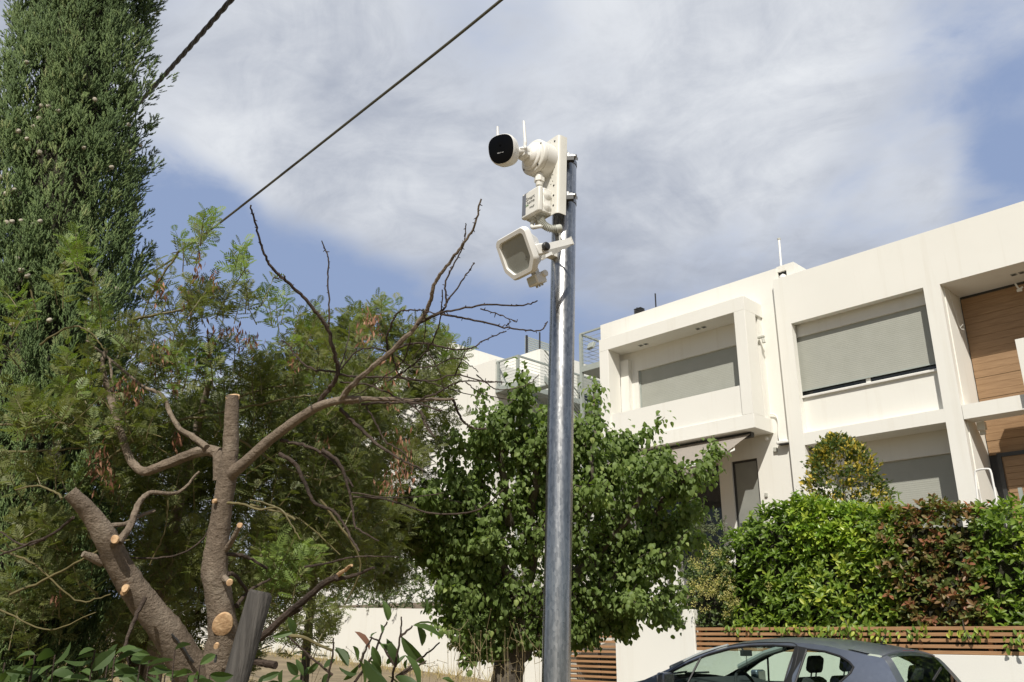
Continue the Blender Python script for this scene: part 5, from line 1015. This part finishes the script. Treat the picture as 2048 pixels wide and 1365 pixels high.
# ------------------------------------------------------------------ broad-leaved tree behind the pole
bt_b = T(1010, 1365, 9.0) ; bt_b[2] = gz(bt_b[0], bt_b[1])
rng = np.random.default_rng(21)
bt = root('broadleaf_tree', 'bushy round-leaved green tree standing behind the steel pole', 'tree', bt_b)
LIMBS = [[(1050, 1240), (1000, 1130), (945, 1010), (885, 905)], [(1050, 1240), (1060, 1100), (1040, 940), (1046, 740)], [(1050, 1240), (1130, 1110), (1180, 950), (1190, 768)], [(1080, 1220), (1180, 1130), (1280, 1000), (1325, 895)], [(1080, 1220), (1220, 1150), (1330, 1000), (1390, 950), (1436, 893)], [(1040, 1250), (960, 1180), (880, 1120), (815, 1075)],
         [(1070, 1240), (1180, 1220), (1280, 1205), (1350, 1240)], [(1040, 1260), (960, 1225), (890, 1190)], [(1060, 1150), (1090, 1000), (1105, 850)], [(1120, 1150), (1260, 1110), (1400, 1075)], [(1010, 1120), (960, 960), (965, 845)], [(1160, 1050), (1235, 950), (1250, 865)], [(1040, 1265), (975, 1275), (935, 1285)], [(1000, 1130), (920, 1060), (850, 985)],
         [(1060, 1260), (1100, 1290), (1150, 1250)], [(1120, 1180), (1240, 1240), (1250, 1255)], [(1020, 1050), (1000, 900), (1010, 815)], [(1130, 1080), (1140, 950), (1150, 850)], [(1060, 1100), (1130, 1010), (1215, 905)], [(1170, 1180), (1270, 1140), (1340, 1130)], [(1040, 1200), (980, 1080), (905, 960)], [(1100, 1230), (1200, 1215), (1290, 1170)], [(1100, 1240), (1170, 1260), (1240, 1235)], [(1180, 1130), (1290, 1080), (1400, 1010)], [(1150, 1150), (1250, 1030), (1300, 925)], [(1030, 1250), (985, 1245), (950, 1262)], [(1010, 1180), (930, 1120), (850, 1050)], [(1060, 1050), (1075, 920), (1085, 820)], [(1040, 1260), (965, 1255), (900, 1235)], [(1000, 1200), (910, 1150), (840, 1105)], [(1020, 1220), (960, 1140), (900, 1040)], [(1040, 1265), (1000, 1290), (965, 1300)], [(1060, 1250), (1110, 1265), (1180, 1280)]]
tk = MB(); tk.tube(spline([bt_b - [0, 0, .15], T(1015, 1350, 9.0), T(1040, 1290, 9.0), T(1052, 1235, 9.0)]), [.21, .2, .19, .185, .18, .175, .17, .165, .16, .155, .15, .148, .145, .14, .135, .13, .125, .12, .115], 14, lump=.05); part('trunk', tk, M['bark_grey'], bt, True)
pos, dr, nm, scl, var = [], [], [], [], []
def leafy_path(P, n_, spread, tone):
    s = rng.random(n_) ** .75; idx = s * (len(P) - 1); i0 = np.clip(idx.astype(int), 0, len(P) - 2); f_ = (idx - i0)[:, None]; b = P[i0] * (1 - f_) + P[i0 + 1] * f_
    o = rvec(n_) * (spread * rng.random(n_) ** .6)[:, None]; pos.append(b + o)
    dr.append(o / spread * .8 + rng.normal(size=(n_, 3)) * .35 + [0, 0, -.75]); nm.append(rng.normal(size=(n_, 3)) * .45 + [.25, -.35, .8] + o / spread * .5); scl.append(rng.uniform(.038, .070, n_)); var.append(np.clip(tone + rng.normal(size=n_) * .2, 0, 1))
for L_ in LIMBS:
    zc = [9.0] + [9.0 + rng.uniform(-.75, .75) * (k + 1) / len(L_) for k in range(len(L_) - 1)]
    mb = MB(); P = branch(mb, L_, .055, .008, zc, 8, 7, lump=.03, wob=.01); part('limb', mb, M['bark_grey'], bt, True)
    n0 = len(P) // 4; leafy_path(P[n0:], 290, .17, .5); leafy_path(P[int(len(P) * .70):], 120, .11, .65)
    for k in range(12):
        i = rng.integers(n0, int(len(P) * .85)); p = P[i]; d = nrm(rng.normal(size=3) * [1, 1, .5] + [0, 0, .55]); ln = rng.uniform(.35, .75) * (1.15 - .45 * i / len(P)); Q = spline([p, p + d * ln * .5 + rng.normal(size=3) * .04, p + d * ln + [0, 0, .05]], 4)
        sm = MB(); sm.tube(Q, np.linspace(.008, .003, len(Q)), 5); part('twig', sm, M['bark_grey'], bt, True); leafy_path(Q, 64, .105, rng.uniform(.3, .75))
pos, dr, nm, scl, var = map(np.concatenate, (pos, dr, nm, scl, var))
foliage('crown', [scatter(LF_BROAD, pos, frames(dr, nm), scl, var)], M['broad'], bt, True)

# ------------------------------------------------------------------ generic shrubs
rng = np.random.default_rng(22)
def lump(x, y, z, f=3.1): return .5 * np.sin(x * f + 1.3) * np.sin(z * f * 1.2 + .4) + .3 * np.sin(x * f * 2.3 + z * 2.1) + .2 * np.sin(y * 5 + z * 3)
def hedge(rt, x0, x1, y0, y1, z0, zt, n_, tmpl, size, tones, mname, young=None, amp=.13, ros=(4, 7), core=True, droop=.0):
    pos, dr, nm, scl, var, pz = [], [], [], [], [], []
    for _ in range(n_):
        x = rng.uniform(x0, x1); top = zt(x); r_ = rng.random()
        if r_ < .66: y = y0; z = rng.uniform(z0, top); o = np.array([0, -1, .15])
        elif r_ < .88: y = rng.uniform(y0, y1); z = top; o = np.array([0, -.25, 1])
        elif r_ < .94: x = x0; y = rng.uniform(y0, y1); z = rng.uniform(z0, top); o = np.array([-1, -.2, .2])
        else: x = x1; y = rng.uniform(y0, y1); z = rng.uniform(z0, top); o = np.array([1, -.2, .2])
        edge = min(1, (top - z) / .3) if r_ < .66 else 1
        p = np.array([x, y + (.14 * (1 - edge) if r_ < .66 else 0), z]) + o * (lump(x, y, z) * amp + rng.normal() * .035) - o * (rng.random() ** 2) * .16
        d = nrm(o + np.array([0, 0, .55 - droop]) + rng.normal(size=3) * .45); k = rng.integers(*ros); a = np.arange(k) * 2.4 + rng.uniform(0, 6); u = nrm(np.cross(d, rvec(1)[0])); w_ = np.cross(d, u)
        rad = np.outer(np.cos(a), u) + np.outer(np.sin(a), w_); t = np.linspace(0, 1, k)[:, None]
        pos.append(p + d * .03 * t - rad * .0); dr.append(rad * (1 - .45 * t) + d * (.3 + .6 * t) + rng.normal(size=(k, 3)) * .2); nm.append(d + rng.normal(size=(k, 3)) * .35 + [0, -.1, .35]); scl.append(rng.uniform(*size, k)); var.append(np.clip(rng.uniform(*tones) + rng.normal(size=k) * .12 + lump(x * .7, y, z * .7) * .12, 0, 1))
    pos, dr, nm, scl, var = map(np.concatenate, (pos, dr, nm, scl, var))
    foliage('foliage', [scatter(tmpl, pos, frames(dr, nm), scl, var)], M[mname], rt, True)
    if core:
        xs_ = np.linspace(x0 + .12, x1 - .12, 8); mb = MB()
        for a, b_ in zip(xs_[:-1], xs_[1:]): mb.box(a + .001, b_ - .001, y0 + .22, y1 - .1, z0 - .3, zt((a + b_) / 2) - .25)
        part('dark_core_boxes', mb, M['cypress_core'], rt)  # solid boxes coloured dark like the shade inside the hedge, blocking see-through
def ztop(x): return np.interp(x, [-8.2, -7.4, -6.7, -6.2, -4.8, -3.2, 2], [2.9, 3.2, 3.60, 3.50, 3.32, 3.22, 3.1])
def hroot(label, x, z=1.7, cat='shrub', nm='hedge_shrub', group=None): return root(nm, label, cat, (x, 12.2, gz_garden(x, 12.2)), group)
hedge(hroot('glossy dark green hedge shrub with pale tips left in the slat fence hedge', -6.9), -7.55, -6.1, 11.80, 12.7, 1.75, ztop, 560, LF_LAUREL, (.085, .13), (.25, .75), 'laurel')
hedge(hroot('bright yellow green laurel hedge shrub in the middle above the slat fence', -5.6), -6.25, -4.75, 11.72, 12.7, 1.72, ztop, 640, LF_LAUREL, (.085, .13), (.40, .95), 'laurel')
yb = hroot('young lime green laurel shoots topping the hedge before the yellow bush', -5.9); yb.location.z = 3.2; BASE[yb.name] = np.array([-5.9, 12.2, 3.2])
hedge(yb, -6.35, -5.3, 11.66, 12.4, 2.85, lambda x: ztop(x) + .03, 210, LF_LAUREL, (.08, .12), (.3, .9), 'laurel_young', core=False)
hedge(hroot('reddish bronze leaved photinia shrub in the slat fence hedge', -4.4), -4.95, -3.75, 11.70, 12.6, 1.75, lambda x: ztop(x) + .02, 620, LF_SMALL, (.07, .11), (.22, .86), 'photinia')
hedge(hroot('green laurel hedge shrub to the right of the bronze leaved photinia', -2.6), -3.85, -1.6, 11.70, 12.7, 1.70, ztop, 760, LF_LAUREL, (.08, .125), (.3, .85), 'laurel')
hs = hroot('creeping bright green vine leaves hanging over the slat fence', -5, cat='vine', nm='vine')
pos = []; 
for (px, py, rx_, ry_, n_) in ((1690, 1262, 60, 22, 46), (1760, 1270, 30, 20, 22), (1830, 1262, 40, 14, 20), (1600, 1256, 60, 10, 26), (1500, 1252, 60, 8, 20), (1930, 1262, 50, 16, 24), (2030, 1280, 20, 22, 16), (1720, 1295, 14, 8, 8)):
    for _ in range(n_): pos.append(TY(px + rng.normal() * rx_ * .5, py + rng.normal() * ry_ * .5, 11.47 + rng.normal() * .02))
pos = np.array(pos); k = len(pos); foliage('leaves', [scatter(LF_SMALL, pos, frames(np.array([0, -.2, -.9]) + rng.normal(size=(k, 3)) * .4, np.array([.1, -1, .5]) + rng.normal(size=(k, 3)) * .3), rng.uniform(.06, .10, k), np.clip(rng.normal(size=k) * .22 + .7, 0, 1))], M['laurel'], hs, True)
part('stems', MB().tube(spline([TY(1690, 1240, 11.49), TY(1700, 1262, 11.48), TY(1725, 1298, 11.47)]), .006, 5).tube(spline([TY(1925, 1240, 11.49), TY(1930, 1262, 11.48), TY(1940, 1280, 11.48)]), .006, 5), M['bark_grey'], hs)
# flowering shrub left of the hedge
fs = hroot('pale yellow flowering shrub overhanging the end of the white wall', -7.9)
fz = lambda x: np.interp(x, [-8.6, -8.1, -7.7, -7.2], [2.3, 2.85, 2.95, 3.05])
hedge(fs, -8.35, -7.3, 11.62, 12.5, 1.80, fz, 330, LF_SMALL, (.06, .09), (.2, .8), 'pitt')
pos = []
for _ in range(84):
    c = TY(1410 + rng.normal() * 36, 1172 + rng.normal() * 42, 11.40 + rng.normal() * .05); 
    if c[0] < TY(1385, 1170, 11.4)[0] or c[2] < TY(1400, 1236, 11.4)[2]: continue
    for _ in range(34): pos.append(c + rvec(1)[0] * .065 * rng.random() ** .4)
pos = np.array(pos); k = len(pos); foliage('flowers', [scatter(LF_TINY, pos, frames(rvec(k) + [0, -.6, .5], rvec(k)), rng.uniform(.018, .032, k))], M['pitt_flower'], fs)
# yellow and green conical bush behind the hedge
yq = TY(1690, 1000, 14.2); yt = root('golden_bush', 'conical bush with yellow tipped foliage before the ground-floor shutter', 'bush', (yq[0], 14.2, 2.0))
pos, dr, nm, scl, var = [], [], [], [], []
for _ in range(780):
    h = rng.random(); z = 2.5 + h * 2.52; R_ = .80 * np.interp(h, [0, .35, .7, .92, 1], [1.0, 1.0, .76, .45, .1]) * (1 + .16 * math.sin(9 * h + 3 * _)); a = rng.uniform(0, 2 * math.pi)
    o = np.array([math.cos(a), math.sin(a), 0]); p = np.array([yq[0], 14.2, z]) + o * R_ * (rng.uniform(.72, 1.05)); k = 12; d = nrm(o * .9 + [0, 0, .6] + rng.normal(size=3) * .35)
    gold = rng.random() < .44; pos.append(p + rng.normal(size=(k, 3)) * .05); dr.append(d + rng.normal(size=(k, 3)) * .55); nm.append(rvec(k)); scl.append(rng.uniform(.05, .10, k)); var.append(np.clip((.80 if gold else .32) + rng.normal(size=k) * .14, 0, 1))
pos, dr, nm, scl, var = map(np.concatenate, (pos, dr, nm, scl, var)); foliage('foliage', [scatter(LF_TINY, pos, frames(dr, nm), scl, var)], M['thuja'], yt)
part('stem', MB().tube([(yq[0], 14.2, 1.8), (yq[0], 14.2, 3.2), (yq[0], 14.2, 4.6)], [.06, .04, .01], 8), M['bark_grey'], yt)
# olive-leaved shrubs
def olive(label, centre_list, y, base, size=(.05, .085), n_=26, m='olive', nm_='olive_shrub'):
    rt = root(nm_, label, 'shrub', base); pos, dr, var = [], [], []; stems = MB()
    for (px, py, r_, cnt) in centre_list:
        for _ in range(cnt):
            c = TY(px + rng.normal() * r_ * .5, py + rng.normal() * r_ * .5, y + rng.normal() * .25); d = nrm(rng.normal(size=3) * .6 + [0, -.2, .55]); t = np.linspace(0, 1, n_); Q = c + np.outer(t * .34, d); stems.tube([c, c + d * .34], [.005, .002], 4, caps=False)
            pos.append(Q); dr.append(rvec(n_) + d * .8); var.append(np.full(n_, rng.random()))
    pos, dr, var = map(np.concatenate, (pos, dr, var)); k = len(pos); foliage('foliage', [scatter(LF_TINYL, pos, frames(dr, rvec(k)), rng.uniform(*size, k), np.clip(var * .7 + rng.random(k) * .3, 0, 1))], M[m], rt); part('stems', stems, M['bark_grey'], rt, kind='stuff'); return rt
olive('grey green olive shrub rising behind the hedge by the dark glass door', [(1395, 1060, 36, 24), (1360, 1090, 50, 24), (1425, 1080, 40, 22), (1402, 1020, 16, 5)], 12.9, (-8.4, 12.9, 1.6))
olive('olive green shrub overhanging the white street wall behind the mimosa', [(760, 1110, 70, 90), (820, 1150, 70, 90), (700, 1170, 60, 80), (880, 1190, 60, 60), (640, 1140, 60, 60), (760, 1180, 70, 90), (860, 1090, 60, 50), (600, 1190, 50, 40), (800, 1060, 60, 50), (850, 1030, 50, 30)], 11.9, (-15.5, 12.0, 1.4), (.07, .11), 26, 'pitt')
olive('dark shrub beyond the white wall seen under the broad-leaved tree', [(1290, 1150, 40, 16), (1240, 1120, 40, 14), (1320, 1190, 40, 12), (1000, 1180, 60, 30), (930, 1170, 60, 30), (1090, 1190, 60, 30), (1180, 1180, 50, 24)], 13.3, (-10.6, 13.3, 1.6), (.06, .1), 26, 'pitt')

rng = np.random.default_rng(23)
# ------------------------------------------------------------------ foreground laurels: every leaf its own piece
def leaf_mesh(i, w_, fold, droop):
    tv, tf = t_leaf(w_, fold, droop); 
    mb = MB(); mb.add(tv, tf, rng.random()); me = mb.mesh('leaf', M['front_laurel'], (0, 0, 0), True, True); return me
LM = [leaf_mesh(i, rng.uniform(.13, .19), rng.uniform(.15, .5), rng.uniform(.05, .6)) for i in range(8)]
red = leaf_mat('dead_leaf', [(0, (.20, .10, .07)), (1, (.28, .15, .10))], .6, .25)
def put_leaf(parent, p0, p1, k=None, m=None, wide=1.0):
    d = p1 - p0; ln = np.linalg.norm(d); n_ = nrm(-FWD * .5 + np.array([0, 0, .5]) + rng.normal(size=3) * .5); R_ = frames(d[None], n_[None])[0]
    me = LM[rng.integers(8)] if k is None else LM[k]
    if m is not None: me = me.copy(); me.materials.clear(); me.materials.append(m)
    o = link('leaf', me, parent); q = p0 - BASE[parent.name]
    o.matrix_basis = Matrix(((R_[0, 0] * ln * wide, R_[0, 1] * ln, R_[0, 2] * ln, q[0]), (R_[1, 0] * ln * wide, R_[1, 1] * ln, R_[1, 2] * ln, q[1]), (R_[2, 0] * ln * wide, R_[2, 1] * ln, R_[2, 2] * ln, q[2]), (0, 0, 0, 1)))
f1 = root('laurel_shrub', 'sparse young laurel shrub with long drooping leaves before the white wall', 'shrub', T(770, 1365, 2.5) * [1, 1, 0])
k1 = lambda x, y: (560 + .2637 * x, 1150 + .2637 * y)
RL = [(1005, 388, 1168, 300), (1010, 385, 1252, 425), (1040, 390, 1118, 548), (920, 466, 1086, 705), (818, 350, 818, 215), (945, 610, 1118, 810), (880, 770, 1030, 840), (690, 475, 724, 418), (770, 440, 775, 385), (880, 700, 862, 540), (880, 690, 945, 600), (870, 600, 800, 690), (700, 540, 755, 700), (590, 640, 690, 790), (550, 540, 612, 605), (420, 550, 530, 690), (60, 320, 125, 450), (75, 635, 152, 540), (50, 660, 140, 765), (120, 640, 180, 750), (305, 650, 203, 762), (-60, 470, 85, 440), (640, 640, 800, 850), (760, 520, 862, 560), (775, 530, 826, 582), (965, 640, 935, 725), (1230, 790, 1410, 830), (450, 700, 570, 775), (480, 800, 600, 710), (20, 720, 0, 840), (820, 770, 930, 830), (680, 650, 800, 760), (720, 730, 660, 850), (400, 760, 300, 830), (160, 760, 60, 790), (530, 640, 440, 560), (1080, 300, 1140, 195), (1090, 280, 1160, 255), (420, 640, 330, 700), (900, 820, 800, 900)]
for (x0, y0, x1, y1) in RL:
    z_ = 2.45 + rng.uniform(-.12, .12); put_leaf(f1, T(*k1(x0, y0), z_), T(*k1(x1, y1), z_ + rng.uniform(-.04, .04)), wide=rng.uniform(.95, 1.35))
put_leaf(f1, T(*k1(680, 570), 2.5), T(*k1(585, 420), 2.5), m=red, wide=1.0)
for L_ in ([(840, 860), (880, 640), (915, 450), (922, 320)], [(540, 860), (700, 620), (760, 480), (815, 350)], [(350, 860), (400, 600), (405, 480)], [(912, 470), (1010, 388)], [(880, 775), (1060, 640), (1212, 515)], [(400, 760), (250, 640), (100, 500), (20, 440)], [(880, 700), (760, 520), (680, 470)], [(880, 780), (1050, 690), (1110, 650)], [(600, 700), (650, 560), (700, 480)]):
    mb = MB(); P = branch(mb, [k1(*p) for p in L_], .0042, .0022, 2.48, 6, 6, wob=.001); part('stem', mb, M['bark_dark'], f1, True)
for xx in (700, 770, 655): mb = MB(); q = T(*k1((xx - 560) / .2637, 860), 2.48); mb.tube([[BASE[f1.name][0], BASE[f1.name][1], -.05], q * .5 + BASE[f1.name] * .5, q], [.008, .006, .0045], 6); part('stem', mb, M['bark_dark'], f1, True)
mb = MB(); branch(mb, [k1(*p) for p in [(60, 460), (180, 475), (280, 525), (400, 575)]], .0055, .004, 2.5, 7, 6); part('stem', mb, M['twig_yellow'], f1, True)
f2 = root('laurel_shrub', 'low broad-leaved laurel shrub at the foot of the cypress and pruned tree', 'shrub', T(150, 1365, 2.7) * [1, 1, 0])
for (cx_, cy_) in ((40, 1345), (95, 1335), (150, 1320), (190, 1300), (215, 1330), (120, 1360), (30, 1375), (265, 1345), (330, 1350), (180, 1365), (70, 1310), (245, 1375), (370, 1375), (10, 1325), (300, 1310), (60, 1350), (160, 1345), (230, 1310), (280, 1330), (110, 1310), (200, 1355), (320, 1375), (400, 1330), (420, 1350), (350, 1300), (560, 1345), (610, 1320), (520, 1370)):
    z_ = 2.75 + rng.uniform(-.2, .25); c = T(cx_, cy_, z_); st_ = MB(); st_.tube(spline([[c[0] + rng.normal() * .05, c[1] + rng.normal() * .05, .4], c - [0, 0, .3], c]), .0024, 5); part('stem', st_, M['bark_dark'], f2, True)
    for k in range(10):
        a = rng.uniform(0, 2 * math.pi); ln = rng.uniform(34, 60) * z_ / FOC; d = nrm(RIGHT * math.cos(a) + FWD * math.sin(a) * .6 + UP * rng.uniform(-.15, .75)); put_leaf(f2, c - [0, 0, .03 * k], c - [0, 0, .03 * k] + d * ln, wide=rng.uniform(1.0, 1.5))
# ------------------------------------------------------------------ dry grass and weeds
xs_, ys_ = rng.uniform(-24, -4.5, 15000), rng.uniform(3.2, 11.45, 15000); keep = ~((ys_ > 6.8) & (ys_ < 10.4)) & ~((ys_ > 10) & (xs_ > -10.7)); xs_, ys_ = xs_[keep], ys_[keep]; k = len(xs_)
p = np.stack([xs_, ys_, gz(xs_, ys_) - .01], 1); blade = (np.array([(-.02, 0, 0), (.02, 0, 0), (.014, .5, .03), (-.014, .5, .03), (0, 1, .12)], float), [(0, 1, 2, 3), (3, 2, 4)])
go = bpy.data.objects.new('dry_grass', big_mesh('dry_grass', [scatter(blade, p, frames(np.array([0, 0, 1.0]) + rng.normal(size=(k, 3)) * .38, rvec(k)), rng.uniform(.12, .34, k))], M['dry_grass'], (0, 0, 0))); col.objects.link(go); go['kind'] = 'stuff'; go['label'] = 'dry straw coloured grass along the foot of the white wall'
wd = MB(); hp = []
for _ in range(42):
    px = rng.choice([rng.uniform(880, 1000), rng.uniform(900, 1010), rng.uniform(600, 900), rng.uniform(1000, 1080)]); z_ = rng.uniform(6.5, 8.4); b = T(px, 1365, z_); b[2] = gz(b[0], b[1]); top_ = T(px + rng.normal() * 14, rng.uniform(1262, 1350), z_); P = spline([b, b * .5 + top_ * .5 + rng.normal(size=3) * .03, top_], 5); wd.tube(P, np.linspace(.003, .0014, len(P)), 4, caps=False, a=rng.random())
    for j in range(4):
        q = P[rng.integers(4, len(P))]; e_ = q + np.array([rng.normal() * .10, rng.normal() * .06, abs(rng.normal()) * .12]); wd.tube([q, e_], [.0022, .0014], 4, caps=False, a=rng.random()); hp.append(e_)
    hp.append(top_)
for h_ in hp: wd.add(h_ + iv[:12] * .010, [(0, 1, 2), (0, 2, 3), (0, 3, 4), (0, 4, 5), (0, 5, 1), (11, 7, 6), (11, 8, 7), (11, 9, 8), (11, 10, 9), (11, 6, 10)], rng.random() * .4)
o = single('dry_weeds', wd, M['dry_weed'], 'thin dry weed stems with seed heads before the white wall', None, (-5.5, 5.5, 0), kind='stuff', var=True)
